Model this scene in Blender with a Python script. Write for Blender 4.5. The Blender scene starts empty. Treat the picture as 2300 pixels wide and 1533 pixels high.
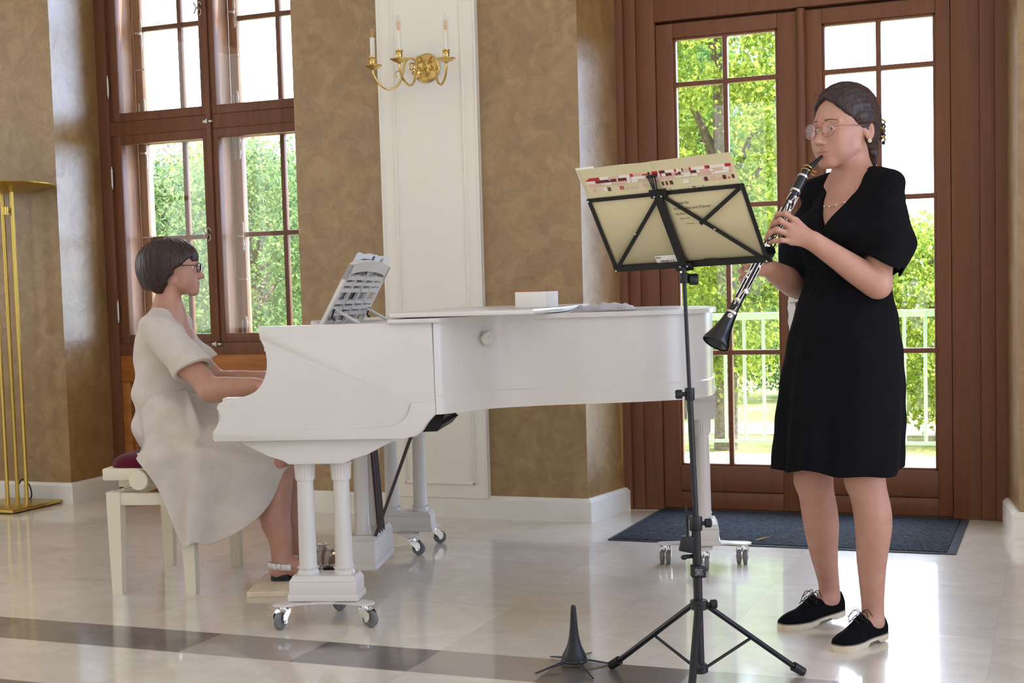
import bpy, bmesh, math, random
import numpy as np
from mathutils import Vector, Matrix
random.seed(7)
PI = math.pi
SC = bpy.context.scene
COL = SC.collection
V = Vector

# ------------------------------------------------------------------ helpers
def R(d): return math.radians(d)

def lerp(a, b, t): return a + (b - a) * t

def tag(o, label=None, cat=None, group=None, kind=None):
    if label: o['label'] = label
    if cat: o['category'] = cat
    if group: o['group'] = group
    if kind: o['kind'] = kind
    return o

def thing(name, label, cat, loc=(0, 0, 0), rotz=0.0, group=None, kind=None):
    o = bpy.data.objects.new(name, None)
    COL.objects.link(o)
    o.empty_display_size = 0.1
    o.location = loc
    o.rotation_euler = (0, 0, rotz)
    return tag(o, label, cat, group, kind)

def wmat(o):
    m = Matrix.Translation(o.location) @ o.rotation_euler.to_matrix().to_4x4()
    return (wmat(o.parent) @ o.matrix_parent_inverse @ m) if o.parent else m

class MB:
    """collects shapes and links them as one mesh object"""
    def __init__(self): self.bm = bmesh.new()
    def _new(self, verts, faces, smooth=False, mi=0):
        vs = [self.bm.verts.new(v) for v in verts]
        fs = []
        for f in faces:
            try:
                fc = self.bm.faces.new([vs[i] for i in f])
            except ValueError:
                continue
            fc.smooth = smooth; fc.material_index = mi
            fs.append(fc)
        return vs, fs
    def box(self, c, s, rz=0.0, bev=0.0, rot=None, mi=0, seg=2):
        m = Matrix.Translation(V(c)) @ (rot.to_4x4() if rot is not None else Matrix.Rotation(rz, 4, 'Z'))
        x, y, z = s[0] / 2, s[1] / 2, s[2] / 2
        P = [(-x, -y, -z), (x, -y, -z), (x, y, -z), (-x, y, -z), (-x, -y, z), (x, -y, z), (x, y, z), (-x, y, z)]
        F = [(0, 3, 2, 1), (4, 5, 6, 7), (0, 1, 5, 4), (1, 2, 6, 5), (2, 3, 7, 6), (3, 0, 4, 7)]
        vs, fs = self._new([m @ V(p) for p in P], F, False, mi)
        if bev > 0:
            es = list({e for f in fs for e in f.edges})
            r = bmesh.ops.bevel(self.bm, geom=es, offset=bev, segments=seg, profile=0.5, affect='EDGES', clamp_overlap=True)
            for f in r['faces']:
                f.smooth = True; f.material_index = mi
        return self
    def bx(self, x0, x1, y0, y1, z0, z1, bev=0.0, mi=0):
        return self.box(((x0 + x1) / 2, (y0 + y1) / 2, (z0 + z1) / 2), (abs(x1 - x0), abs(y1 - y0), abs(z1 - z0)), bev=bev, mi=mi)
    def rings(self, rings, closed=True, cap=True, smooth=True, mi=0, loop=False):
        n = len(rings[0]); m = len(rings)
        verts = [p for r in rings for p in r]
        F = []
        for i in range(m if loop else m - 1):
            a = i * n; b = ((i + 1) % m) * n
            for j in range(n if closed else n - 1):
                k = (j + 1) % n
                F.append((a + j, a + k, b + k, b + j))
        vs, fs = self._new(verts, F, smooth, mi)
        if cap and closed and not loop:
            for idx in (list(range(n))[::-1], [(m - 1) * n + j for j in range(n)]):
                try:
                    f = self.bm.faces.new([vs[i] for i in idx]); f.material_index = mi
                except ValueError: pass
        return self
    def cyl(self, p0, p1, r0, r1=None, n=20, cap=True, mi=0):
        if r1 is None: r1 = r0
        p0 = V(p0); p1 = V(p1); d = (p1 - p0)
        if d.length < 1e-9: return self
        q = d.normalized().to_track_quat('Z', 'X')
        def ring(p, r): return [p + q @ V((r * math.cos(2 * PI * i / n), r * math.sin(2 * PI * i / n), 0)) for i in range(n)]
        return self.rings([ring(p0, r0), ring(p1, r1)], cap=cap, mi=mi)
    def tube(self, pts, r, n=10, cap=True, mi=0, loop=False, flat=1.0):
        pts = [V(p) for p in pts]
        rs = r if isinstance(r, (list, tuple)) else [r] * len(pts)
        rings = []; prev = None
        N = len(pts)
        for i, p in enumerate(pts):
            if loop: t = pts[(i + 1) % N] - pts[i - 1]
            elif i == 0: t = pts[1] - pts[0]
            elif i == N - 1: t = pts[-1] - pts[-2]
            else: t = (pts[i + 1] - p).normalized() + (p - pts[i - 1]).normalized()
            t.normalize()
            if prev is None:
                a = V((0, 0, 1)) if abs(t.z) < .9 else V((1, 0, 0))
                u = t.cross(a).normalized()
            else:
                u = (prev - t * prev.dot(t)).normalized()
            prev = u
            w = t.cross(u)
            rings.append([p + u * (rs[i] * math.cos(2 * PI * k / n)) + w * (rs[i] * flat * math.sin(2 * PI * k / n)) for k in range(n)])
        return self.rings(rings, cap=cap, mi=mi, loop=loop)
    def lathe(self, prof, o=(0, 0, 0), ax=(0, 0, 1), n=28, mi=0, cap=True):
        o = V(o); q = V(ax).normalized().to_track_quat('Z', 'X')
        rings = []
        for r, z in prof:
            r = max(r, 1e-5)
            rings.append([o + q @ V((r * math.cos(2 * PI * i / n), r * math.sin(2 * PI * i / n), z)) for i in range(n)])
        return self.rings(rings, cap=cap, mi=mi)
    def ball(self, c, r, n=16, mi=0, sc=(1, 1, 1), rot=None):
        m = n // 2; c = V(c); rings = []
        for i in range(m + 1):
            a = -PI / 2 + PI * i / m; rr = max(math.cos(a) * r, 1e-5); z = math.sin(a) * r
            ring = [V((rr * math.cos(2 * PI * k / n) * sc[0], rr * math.sin(2 * PI * k / n) * sc[1], z * sc[2])) for k in range(n)]
            if rot is not None: ring = [rot @ p for p in ring]
            rings.append([c + p for p in ring])
        return self.rings(rings, cap=True, mi=mi)
    def prism(self, poly, z0, z1, m=None, bev=0.0, mi=0, smooth=False):
        """poly: list of (x,y); extruded along z, then moved by matrix m"""
        n = len(poly); m = m or Matrix.Identity(4)
        vs = [m @ V((x, y, z0)) for x, y in poly] + [m @ V((x, y, z1)) for x, y in poly]
        F = [tuple(range(n))[::-1], tuple(range(n, 2 * n))] + [(i, (i + 1) % n, n + (i + 1) % n, n + i) for i in range(n)]
        v, fs = self._new(vs, F, False, mi)
        if smooth:
            for f in fs[2:]: f.smooth = True
        if bev > 0:
            es = [e for e in fs[0].edges] + [e for e in fs[1].edges]
            r = bmesh.ops.bevel(self.bm, geom=es, offset=bev, segments=2, profile=0.5, affect='EDGES', clamp_overlap=True)
            for f in r['faces']: f.smooth = len(f.verts) <= 4 and f.calc_area() < .002; f.material_index = mi
        return self
    def quad(self, a, b, c, d, mi=0, smooth=False):
        self._new([V(a), V(b), V(c), V(d)], [(0, 1, 2, 3)], smooth, mi); return self
    def build(self, name, mat, parent=None, world=False, solid=0.0, sub=0, off=-1.0):
        bmesh.ops.recalc_face_normals(self.bm, faces=self.bm.faces[:])
        me = bpy.data.meshes.new(name); self.bm.to_mesh(me); self.bm.free()
        me.set_sharp_from_angle(angle=R(38))
        return link(name, me, mat, parent, world, solid, sub, off)

def link(name, me, mat, parent=None, world=False, solid=0.0, sub=0, off=-1.0):
    for mm in (mat if isinstance(mat, (list, tuple)) else [mat]): me.materials.append(mm)
    o = bpy.data.objects.new(name, me); COL.objects.link(o)
    if parent is not None:
        o.parent = parent
        if world: o.matrix_parent_inverse = wmat(parent).inverted()
    if sub:
        s = o.modifiers.new('sub', 'SUBSURF'); s.levels = sub; s.render_levels = sub
    if solid:
        s = o.modifiers.new('solid', 'SOLIDIFY'); s.thickness = solid; s.offset = off
    return o

def np_mesh(name, verts, faces, smooth=True, mids=None):
    """fast mesh from numpy arrays (faces: (n,4) or (n,3))"""
    me = bpy.data.meshes.new(name)
    nv = len(verts); nf = len(faces); k = faces.shape[1]
    me.vertices.add(nv); me.vertices.foreach_set('co', np.ascontiguousarray(verts, dtype=np.float32).ravel())
    me.loops.add(nf * k); me.loops.foreach_set('vertex_index', np.ascontiguousarray(faces, dtype=np.int32).ravel())
    me.polygons.add(nf)
    me.polygons.foreach_set('loop_start', np.arange(0, nf * k, k, dtype=np.int32))
    me.polygons.foreach_set('loop_total', np.full(nf, k, dtype=np.int32))
    me.polygons.foreach_set('use_smooth', np.full(nf, smooth))
    if mids is not None: me.polygons.foreach_set('material_index', np.ascontiguousarray(mids, dtype=np.int32))
    me.update(calc_edges=True); me.validate()
    return me

def catmull(P, n=8, closed=False):
    P = [V(p) for p in P]; out = []; N = len(P)
    for i in range(N if closed else N - 1):
        if closed: a, b, c, d = P[i - 1], P[i], P[(i + 1) % N], P[(i + 2) % N]
        else: a, b, c, d = P[max(i - 1, 0)], P[i], P[i + 1], P[min(i + 2, N - 1)]
        for k in range(n):
            t = k / n
            out.append(0.5 * ((2 * b) + (c - a) * t + (2 * a - 5 * b + 4 * c - d) * t * t + (3 * b - a - 3 * c + d) * t ** 3))
    if not closed: out.append(P[-1])
    return out

# ------------------------------------------------------------------ materials
def nm(name):
    m = bpy.data.materials.new(name); m.use_nodes = True
    nt = m.node_tree; nt.nodes.clear()
    return m, nt, nt.nodes, nt.links

def srgb(r, g, b):
    f = lambda c: (c / 255 / 12.92) if c <= 10.31475 else ((c / 255 + .055) / 1.055) ** 2.4
    return (f(r), f(g), f(b), 1.0)

def pbr(name, col, rough=.5, metal=0.0, spec=.5, bump=0.0, bscale=40, col2=None, nscale=6, stretch=(1, 1, 1), coat=0.0, sheen=0.0, sss=0.0, det=4.0, emit=None, estr=0.0, rvar=0.0):
    m, nt, N, L = nm(name)
    out = N.new('ShaderNodeOutputMaterial'); b = N.new('ShaderNodeBsdfPrincipled'); L.new(b.outputs[0], out.inputs[0])
    b.inputs['Base Color'].default_value = col; b.inputs['Roughness'].default_value = rough
    b.inputs['Metallic'].default_value = metal; b.inputs['Specular IOR Level'].default_value = spec
    b.inputs['Coat Weight'].default_value = coat; b.inputs['Coat Roughness'].default_value = .08
    if sheen: b.inputs['Sheen Weight'].default_value = sheen
    if sss:
        b.inputs['Subsurface Weight'].default_value = sss; b.inputs['Subsurface Radius'].default_value = (.012, .005, .003); b.inputs['Subsurface Scale'].default_value = 1.0
    if emit: b.inputs['Emission Color'].default_value = emit; b.inputs['Emission Strength'].default_value = estr
    if col2 is not None or bump or rvar:
        tc = N.new('ShaderNodeTexCoord'); mp = N.new('ShaderNodeMapping'); L.new(tc.outputs['Object'], mp.inputs[0]); mp.inputs['Scale'].default_value = stretch
        if col2 is not None or rvar:
            n = N.new('ShaderNodeTexNoise'); n.inputs['Scale'].default_value = nscale; n.inputs['Detail'].default_value = det; L.new(mp.outputs[0], n.inputs['Vector'])
            cr = N.new('ShaderNodeValToRGB'); cr.color_ramp.elements[0].position = .32; cr.color_ramp.elements[1].position = .68
            cr.color_ramp.elements[0].color = col; cr.color_ramp.elements[1].color = col2 if col2 is not None else col
            L.new(n.outputs[0], cr.inputs[0]); L.new(cr.outputs[0], b.inputs['Base Color'])
        if bump:
            n2 = N.new('ShaderNodeTexNoise'); n2.inputs['Scale'].default_value = bscale; n2.inputs['Detail'].default_value = 3; L.new(mp.outputs[0], n2.inputs['Vector'])
            bp = N.new('ShaderNodeBump'); bp.inputs['Strength'].default_value = bump; bp.inputs['Distance'].default_value = .002
            L.new(n2.outputs[0], bp.inputs['Height']); L.new(bp.outputs[0], b.inputs['Normal'])
    return m
# ------------------------------------------------------------------ material library
def mat_plaster():
    m, nt, N, L = nm('golden_plaster')
    out = N.new('ShaderNodeOutputMaterial'); b = N.new('ShaderNodeBsdfPrincipled'); L.new(b.outputs[0], out.inputs[0])
    tc = N.new('ShaderNodeTexCoord')
    n0 = N.new('ShaderNodeTexNoise'); n0.inputs['Scale'].default_value = 5; n0.inputs['Detail'].default_value = 3; L.new(tc.outputs['Object'], n0.inputs['Vector'])
    mx = N.new('ShaderNodeVectorMath'); mx.operation = 'MULTIPLY_ADD'; mx.inputs[1].default_value = (.22, .22, .22)
    L.new(n0.outputs['Color'], mx.inputs[0]); L.new(tc.outputs['Object'], mx.inputs[2])
    n1 = N.new('ShaderNodeTexNoise'); n1.inputs['Scale'].default_value = 10; n1.inputs['Detail'].default_value = 8; n1.inputs['Roughness'].default_value = .68; n1.inputs['Distortion'].default_value = .7
    L.new(mx.outputs[0], n1.inputs['Vector'])
    cr = N.new('ShaderNodeValToRGB'); e = cr.color_ramp.elements
    e[0].position = .30; e[0].color = srgb(128, 97, 52); e[1].position = .72; e[1].color = srgb(168, 139, 90)
    x = e.new(.5); x.color = srgb(148, 116, 68)
    L.new(n1.outputs[0], cr.inputs[0]); L.new(cr.outputs[0], b.inputs['Base Color'])
    rr = N.new('ShaderNodeMapRange'); rr.inputs[3].default_value = .3; rr.inputs[4].default_value = .5; L.new(n1.outputs[0], rr.inputs[0]); L.new(rr.outputs[0], b.inputs['Roughness'])
    bp = N.new('ShaderNodeBump'); bp.inputs['Strength'].default_value = .25; bp.inputs['Distance'].default_value = .01; L.new(n1.outputs[0], bp.inputs['Height']); L.new(bp.outputs[0], b.inputs['Normal'])
    b.inputs['Specular IOR Level'].default_value = .5; b.inputs['Coat Weight'].default_value = .7; b.inputs['Coat IOR'].default_value = 1.8; b.inputs['Coat Roughness'].default_value = .34; L.new(bp.outputs[0], b.inputs['Coat Normal'])
    return m

def mat_wood(name, c1, c2, scale=1.0, axis='Z', rough=.42, spec=.4):
    m, nt, N, L = nm(name)
    out = N.new('ShaderNodeOutputMaterial'); b = N.new('ShaderNodeBsdfPrincipled'); L.new(b.outputs[0], out.inputs[0])
    tc = N.new('ShaderNodeTexCoord'); mp = N.new('ShaderNodeMapping'); L.new(tc.outputs['Object'], mp.inputs[0])
    s = [22 * scale] * 3; s['XYZ'.index(axis)] = 1.6 * scale; mp.inputs['Scale'].default_value = s
    n = N.new('ShaderNodeTexNoise'); n.inputs['Scale'].default_value = 1.5; n.inputs['Detail'].default_value = 5; n.inputs['Distortion'].default_value = .6; L.new(mp.outputs[0], n.inputs['Vector'])
    cr = N.new('ShaderNodeValToRGB'); cr.color_ramp.elements[0].position = .3; cr.color_ramp.elements[1].position = .7
    cr.color_ramp.elements[0].color = c1; cr.color_ramp.elements[1].color = c2
    L.new(n.outputs[0], cr.inputs[0]); L.new(cr.outputs[0], b.inputs['Base Color'])
    b.inputs['Roughness'].default_value = rough; b.inputs['Specular IOR Level'].default_value = spec
    bp = N.new('ShaderNodeBump'); bp.inputs['Strength'].default_value = .12; bp.inputs['Distance'].default_value = .003; L.new(n.outputs[0], bp.inputs['Height']); L.new(bp.outputs[0], b.inputs['Normal'])
    return m

def mat_floor():
    """polished beige marble in 0.4 m tiles with one dark grey band"""
    m, nt, N, L = nm('polished_marble')
    out = N.new('ShaderNodeOutputMaterial'); b = N.new('ShaderNodeBsdfPrincipled'); L.new(b.outputs[0], out.inputs[0])
    tc = N.new('ShaderNodeTexCoord'); sx = N.new('ShaderNodeSeparateXYZ'); L.new(tc.outputs['Object'], sx.inputs[0])
    def math_(op, a, bb=None, c=None):
        n = N.new('ShaderNodeMath'); n.operation = op
        for i, v in enumerate((a, bb, c)):
            if v is None: continue
            if isinstance(v, (int, float)): n.inputs[i].default_value = v
            else: L.new(v, n.inputs[i])
        return n.outputs[0]
    # tile index: columns 0.4 m wide, rows 0.4 m deep starting behind the band
    cx = math_('FLOOR', math_('DIVIDE', math_('ADD', sx.outputs[0], 2.592), .4))
    cy = math_('FLOOR', math_('DIVIDE', math_('ADD', sx.outputs[1], -3.83), .6))
    cmb = N.new('ShaderNodeCombineXYZ'); L.new(cx, cmb.inputs[0]); L.new(cy, cmb.inputs[1])
    wn = N.new('ShaderNodeTexWhiteNoise'); wn.noise_dimensions = '2D'; L.new(cmb.outputs[0], wn.inputs[0])
    # veined marble, offset per tile
    off = N.new('ShaderNodeVectorMath'); off.operation = 'MULTIPLY_ADD'; off.inputs[1].default_value = (3, 3, 3); L.new(wn.outputs['Color'], off.inputs[0]); L.new(tc.outputs['Object'], off.inputs[2])
    mp = N.new('ShaderNodeMapping'); mp.inputs['Scale'].default_value = (2.1, 2.9, 1); mp.inputs['Rotation'].default_value = (0, 0, .6); L.new(off.outputs[0], mp.inputs[0])
    n = N.new('ShaderNodeTexNoise'); n.inputs['Scale'].default_value = 2.6; n.inputs['Detail'].default_value = 7; n.inputs['Roughness'].default_value = .62; n.inputs['Distortion'].default_value = .9; L.new(mp.outputs[0], n.inputs['Vector'])
    cr = N.new('ShaderNodeValToRGB'); e = cr.color_ramp.elements
    e[0].position = .3; e[0].color = srgb(206, 196, 178); e[1].position = .7; e[1].color = srgb(228, 221, 208); L.new(n.outputs[0], cr.inputs[0])
    cd = N.new('ShaderNodeValToRGB'); e = cd.color_ramp.elements
    e[0].position = .3; e[0].color = srgb(84, 79, 76); e[1].position = .72; e[1].color = srgb(122, 115, 110); L.new(n.outputs[0], cd.inputs[0])
    # alternating lighter and darker slabs in the band
    par = math_('MODULO', math_('ABSOLUTE', math_('ADD', cx, .0)), 2.0)
    lit = N.new('ShaderNodeMix'); lit.data_type = 'RGBA'; lit.blend_type = 'MIX'
    L.new(cd.outputs[0], lit.inputs[6]); lit.inputs[7].default_value = srgb(172, 162, 150); L.new(math_('MULTIPLY', math_('ADD', math_('MULTIPLY', math_('COSINE', math_('MULTIPLY', cx, PI)), .5), .5), math_('ADD', math_('MULTIPLY', math_('GREATER_THAN', cx, -.5), .55), .15)), lit.inputs[0])
    band = math_('MULTIPLY', math_('GREATER_THAN', sx.outputs[1], 3.582), math_('LESS_THAN', sx.outputs[1], 3.83))
    band2 = math_('MULTIPLY', math_('GREATER_THAN', sx.outputs[1], 2.93), math_('LESS_THAN', sx.outputs[1], 3.175))
    bm_ = math_('MAXIMUM', band, band2)
    mix = N.new('ShaderNodeMix'); mix.data_type = 'RGBA'; L.new(bm_, mix.inputs[0]); L.new(cr.outputs[0], mix.inputs[6]); L.new(lit.outputs[2], mix.inputs[7])
    # fine joints
    fx = math_('ABSOLUTE', math_('SUBTRACT', math_('FRACT', math_('DIVIDE', math_('ADD', sx.outputs[0], 2.592), .4)), .5))
    fy = math_('ABSOLUTE', math_('SUBTRACT', math_('FRACT', math_('DIVIDE', math_('ADD', sx.outputs[1], -3.83), .6)), .5))
    j = math_('MAXIMUM', math_('GREATER_THAN', fx, .4965), math_('GREATER_THAN', fy, .4975))
    mj = N.new('ShaderNodeMix'); mj.data_type = 'RGBA'; mj.blend_type = 'MULTIPLY'; L.new(math_('MULTIPLY', j, .22), mj.inputs[0]); L.new(mix.outputs[2], mj.inputs[6]); mj.inputs[7].default_value = (.3, .26, .22, 1)
    tv = N.new('ShaderNodeMix'); tv.data_type = 'RGBA'; tv.blend_type = 'MULTIPLY'; tv.inputs[0].default_value = 1
    mr = N.new('ShaderNodeMapRange'); mr.inputs[3].default_value = .9; mr.inputs[4].default_value = 1.06; L.new(wn.outputs['Value'], mr.inputs[0])
    L.new(mj.outputs[2], tv.inputs[6]); L.new(mr.outputs[0], tv.inputs[7])
    L.new(tv.outputs[2], b.inputs['Base Color'])
    b.inputs['Roughness'].default_value = .36; b.inputs['Specular IOR Level'].default_value = .8; b.inputs['Coat Weight'].default_value = .9; b.inputs['Coat Roughness'].default_value = .085; b.inputs['Coat IOR'].default_value = 1.6
    n3 = N.new('ShaderNodeTexNoise'); n3.inputs['Scale'].default_value = 9; n3.inputs['Detail'].default_value = 2; L.new(tc.outputs['Object'], n3.inputs['Vector'])
    bp = N.new('ShaderNodeBump'); bp.inputs['Strength'].default_value = .035; bp.inputs['Distance'].default_value = .01; L.new(n3.outputs[0], bp.inputs['Height']); L.new(bp.outputs[0], b.inputs['Normal'])
    return m

def mat_glass(name='window_glass', tint=(.985, .992, .99, 1), refl=1.0):
    """thin pane: clear transmission plus a Fresnel reflection"""
    m, nt, N, L = nm(name)
    out = N.new('ShaderNodeOutputMaterial'); mx = N.new('ShaderNodeMixShader'); L.new(mx.outputs[0], out.inputs[0])
    t = N.new('ShaderNodeBsdfTransparent'); t.inputs[0].default_value = tint
    g = N.new('ShaderNodeBsdfGlossy'); g.inputs['Roughness'].default_value = .01
    # Schlick reflectance of a pane, the same from both sides (about half per face)
    ge = N.new('ShaderNodeNewGeometry'); dt = N.new('ShaderNodeVectorMath'); dt.operation = 'DOT_PRODUCT'; L.new(ge.outputs['Normal'], dt.inputs[0]); L.new(ge.outputs['Incoming'], dt.inputs[1])
    def m_(op, a, b=None):
        n = N.new('ShaderNodeMath'); n.operation = op
        for i, v in enumerate((a, b)):
            if v is None: continue
            if isinstance(v, (int, float)): n.inputs[i].default_value = v
            else: L.new(v, n.inputs[i])
        return n.outputs[0]
    sch = m_('ADD', m_('MULTIPLY', m_('POWER', m_('SUBTRACT', 1.0, m_('ABSOLUTE', dt.outputs['Value'])), 5.0), .96), .04)
    ml = N.new('ShaderNodeMath'); ml.operation = 'MULTIPLY'; ml.inputs[1].default_value = refl; L.new(sch, ml.inputs[0])
    L.new(ml.outputs[0], mx.inputs[0]); L.new(t.outputs[0], mx.inputs[1]); L.new(g.outputs[0], mx.inputs[2])
    return m

def mat_leaf(name, c1, c2, trans=.5):
    m, nt, N, L = nm(name)
    out = N.new('ShaderNodeOutputMaterial'); mx = N.new('ShaderNodeMixShader'); L.new(mx.outputs[0], out.inputs[0]); mx.inputs[0].default_value = trans
    d = N.new('ShaderNodeBsdfDiffuse'); t = N.new('ShaderNodeBsdfTranslucent')
    g = N.new('ShaderNodeNewGeometry'); cr = N.new('ShaderNodeValToRGB'); cr.color_ramp.elements[0].color = c1; cr.color_ramp.elements[1].color = c2
    L.new(g.outputs['Random Per Island'], cr.inputs[0]); L.new(cr.outputs[0], d.inputs[0]); L.new(cr.outputs[0], t.inputs[0])
    L.new(d.outputs[0], mx.inputs[1]); L.new(t.outputs[0], mx.inputs[2])
    return m

def mat_cloth(name, col, col2, trans=.25, weave=700, rough=.9, bump=.15, sheen=.15):
    m, nt, N, L = nm(name)
    out = N.new('ShaderNodeOutputMaterial'); mx = N.new('ShaderNodeMixShader'); L.new(mx.outputs[0], out.inputs[0]); mx.inputs[0].default_value = trans
    b = N.new('ShaderNodeBsdfPrincipled'); b.inputs['Roughness'].default_value = rough; b.inputs['Specular IOR Level'].default_value = .15; b.inputs['Sheen Weight'].default_value = sheen
    t = N.new('ShaderNodeBsdfTranslucent')
    tc = N.new('ShaderNodeTexCoord'); n = N.new('ShaderNodeTexNoise'); n.inputs['Scale'].default_value = 14; n.inputs['Detail'].default_value = 5; L.new(tc.outputs['Object'], n.inputs['Vector'])
    cr = N.new('ShaderNodeValToRGB'); cr.color_ramp.elements[0].color = col; cr.color_ramp.elements[1].color = col2; cr.color_ramp.elements[0].position = .35; cr.color_ramp.elements[1].position = .65
    L.new(n.outputs[0], cr.inputs[0]); L.new(cr.outputs[0], b.inputs['Base Color']); L.new(cr.outputs[0], t.inputs[0])
    n2 = N.new('ShaderNodeTexNoise'); n2.inputs['Scale'].default_value = weave; n2.inputs['Detail'].default_value = 1; L.new(tc.outputs['Object'], n2.inputs['Vector'])
    bp = N.new('ShaderNodeBump'); bp.inputs['Strength'].default_value = bump; bp.inputs['Distance'].default_value = .0015; L.new(n2.outputs[0], bp.inputs['Height'])
    L.new(bp.outputs[0], b.inputs['Normal'])
    L.new(b.outputs[0], mx.inputs[1]); L.new(t.outputs[0], mx.inputs[2])
    return m

def mat_carpet():
    m, nt, N, L = nm('mat_carpet')
    out = N.new('ShaderNodeOutputMaterial'); b = N.new('ShaderNodeBsdfPrincipled'); L.new(b.outputs[0], out.inputs[0])
    tc = N.new('ShaderNodeTexCoord'); mp = N.new('ShaderNodeMapping'); mp.inputs['Scale'].default_value = (38, 70, 40); L.new(tc.outputs['Object'], mp.inputs[0])
    n = N.new('ShaderNodeTexNoise'); n.inputs['Scale'].default_value = 1.2; n.inputs['Detail'].default_value = 3; n.inputs['Distortion'].default_value = 1.5; L.new(mp.outputs[0], n.inputs['Vector'])
    cr = N.new('ShaderNodeValToRGB'); cr.color_ramp.elements[0].color = srgb(25, 28, 33); cr.color_ramp.elements[1].color = srgb(72, 79, 88); cr.color_ramp.elements[0].position = .35; cr.color_ramp.elements[1].position = .7
    L.new(n.outputs[0], cr.inputs[0]); L.new(cr.outputs[0], b.inputs['Base Color']); b.inputs['Roughness'].default_value = .95; b.inputs['Specular IOR Level'].default_value = .15
    bp = N.new('ShaderNodeBump'); bp.inputs['Strength'].default_value = .5; bp.inputs['Distance'].default_value = .004; L.new(n.outputs[0], bp.inputs['Height']); L.new(bp.outputs[0], b.inputs['Normal'])
    return m

def mat_hair(name, c1, c2, stretch=(160, 160, 12)):
    m, nt, N, L = nm(name)
    out = N.new('ShaderNodeOutputMaterial'); b = N.new('ShaderNodeBsdfPrincipled'); L.new(b.outputs[0], out.inputs[0])
    tc = N.new('ShaderNodeTexCoord'); mp = N.new('ShaderNodeMapping'); mp.inputs['Scale'].default_value = stretch; L.new(tc.outputs['Object'], mp.inputs[0])
    n = N.new('ShaderNodeTexNoise'); n.inputs['Scale'].default_value = 1.0; n.inputs['Detail'].default_value = 4; L.new(mp.outputs[0], n.inputs['Vector'])
    cr = N.new('ShaderNodeValToRGB'); cr.color_ramp.elements[0].color = c1; cr.color_ramp.elements[1].color = c2; cr.color_ramp.elements[0].position = .35; cr.color_ramp.elements[1].position = .68
    L.new(n.outputs[0], cr.inputs[0]); L.new(cr.outputs[0], b.inputs['Base Color']); b.inputs['Roughness'].default_value = .42; b.inputs['Specular IOR Level'].default_value = .4
    bp = N.new('ShaderNodeBump'); bp.inputs['Strength'].default_value = .55; bp.inputs['Distance'].default_value = .004; L.new(n.outputs[0], bp.inputs['Height']); L.new(bp.outputs[0], b.inputs['Normal'])
    return m

M = {}
M['plaster'] = mat_plaster()
M['cream'] = pbr('cream_paint', srgb(240, 236, 225), .5, bump=.05, bscale=60)
M['basewhite'] = pbr('baseboard_paint', srgb(238, 236, 230), .4, col2=srgb(230, 225, 214), nscale=5, bump=.05, bscale=30)
M['ceil'] = pbr('ceiling_paint', srgb(238, 234, 224), .8)
M['wood'] = mat_wood('door_wood', srgb(112, 70, 46), srgb(124, 78, 52))
M['woodx'] = mat_wood('door_wood_rail', srgb(112, 70, 46), srgb(126, 80, 53), axis='X')
M['wooddark'] = mat_wood('window_wood', srgb(108, 68, 48), srgb(124, 80, 57))
M['woodlight'] = mat_wood('window_wood_light', srgb(150, 110, 84), srgb(180, 136, 104))
M['woodpanel'] = mat_wood('window_wood_panel', srgb(150, 92, 40), srgb(182, 118, 58), axis='X')
M['floor'] = mat_floor()
M['glass'] = mat_glass()
M['silver'] = pbr('pale_metal_fitting', srgb(214, 212, 208), .35, .55)
M['iron'] = pbr('dark_iron', srgb(60, 52, 48), .4, .8)
M['brass'] = pbr('polished_brass', srgb(216, 186, 116), .2, 1.0)
M['brass2'] = pbr('satin_brass', srgb(206, 180, 96), .3, 1.0)
M['white'] = pbr('piano_white', srgb(214, 210, 204), .3, spec=.5, col2=srgb(210, 206, 199), nscale=3, coat=.15)
M['whitekey'] = pbr('ivory_keys', srgb(238, 234, 222), .25)
M['black'] = pbr('black_lacquer', srgb(14, 14, 17), .3)
M['blackm'] = pbr('black_matte_metal', srgb(13, 12, 15), .45, .0)
M['plasticb'] = pbr('black_plastic', srgb(13, 13, 16), .5)
M['chrome'] = pbr('chrome', srgb(225, 225, 228), .12, 1.0)
M['rubber'] = pbr('grey_rubber', srgb(112, 112, 110), .6)
M['rodbrown'] = pbr('dark_brown_rod', srgb(58, 40, 38), .4)
M['velvet'] = pbr('burgundy_velvet', srgb(84, 6, 34), .8, spec=.2, sheen=.08, bump=.1, bscale=300)
M['bench'] = pbr('bench_paint', srgb(224, 217, 194), .38)
M['concrete'] = pbr('terrace_stone', srgb(206, 200, 188), .85, col2=srgb(190, 184, 172))
M['facade'] = pbr('cream_render', srgb(240, 226, 190), .85)
M['railg'] = pbr('pale_green_paint', srgb(150, 184, 150), .5)
M['grass'] = pbr('lawn', srgb(112, 128, 62), .95, col2=srgb(170, 166, 104), nscale=1.2, spec=.1)
M['path'] = pbr('gravel_path', srgb(196, 186, 168), .95, spec=.1)
M['bark'] = pbr('bark', srgb(92, 84, 76), .95, col2=srgb(126, 118, 108), nscale=20, spec=.1)
M['leafA'] = mat_leaf('leaf_yellow_green', srgb(104, 134, 58), srgb(188, 200, 96))
M['leafB'] = mat_leaf('leaf_green', srgb(70, 112, 64), srgb(142, 172, 104))
M['leafC'] = mat_leaf('leaf_grey_green', srgb(84, 118, 88), srgb(160, 182, 120))
M['carpet'] = mat_carpet()
M['matedge'] = pbr('rubber_edge', srgb(58, 64, 74), .5)
M['boardwood'] = mat_wood('pale_board', srgb(216, 200, 172), srgb(232, 218, 192), axis='Y')
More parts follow.
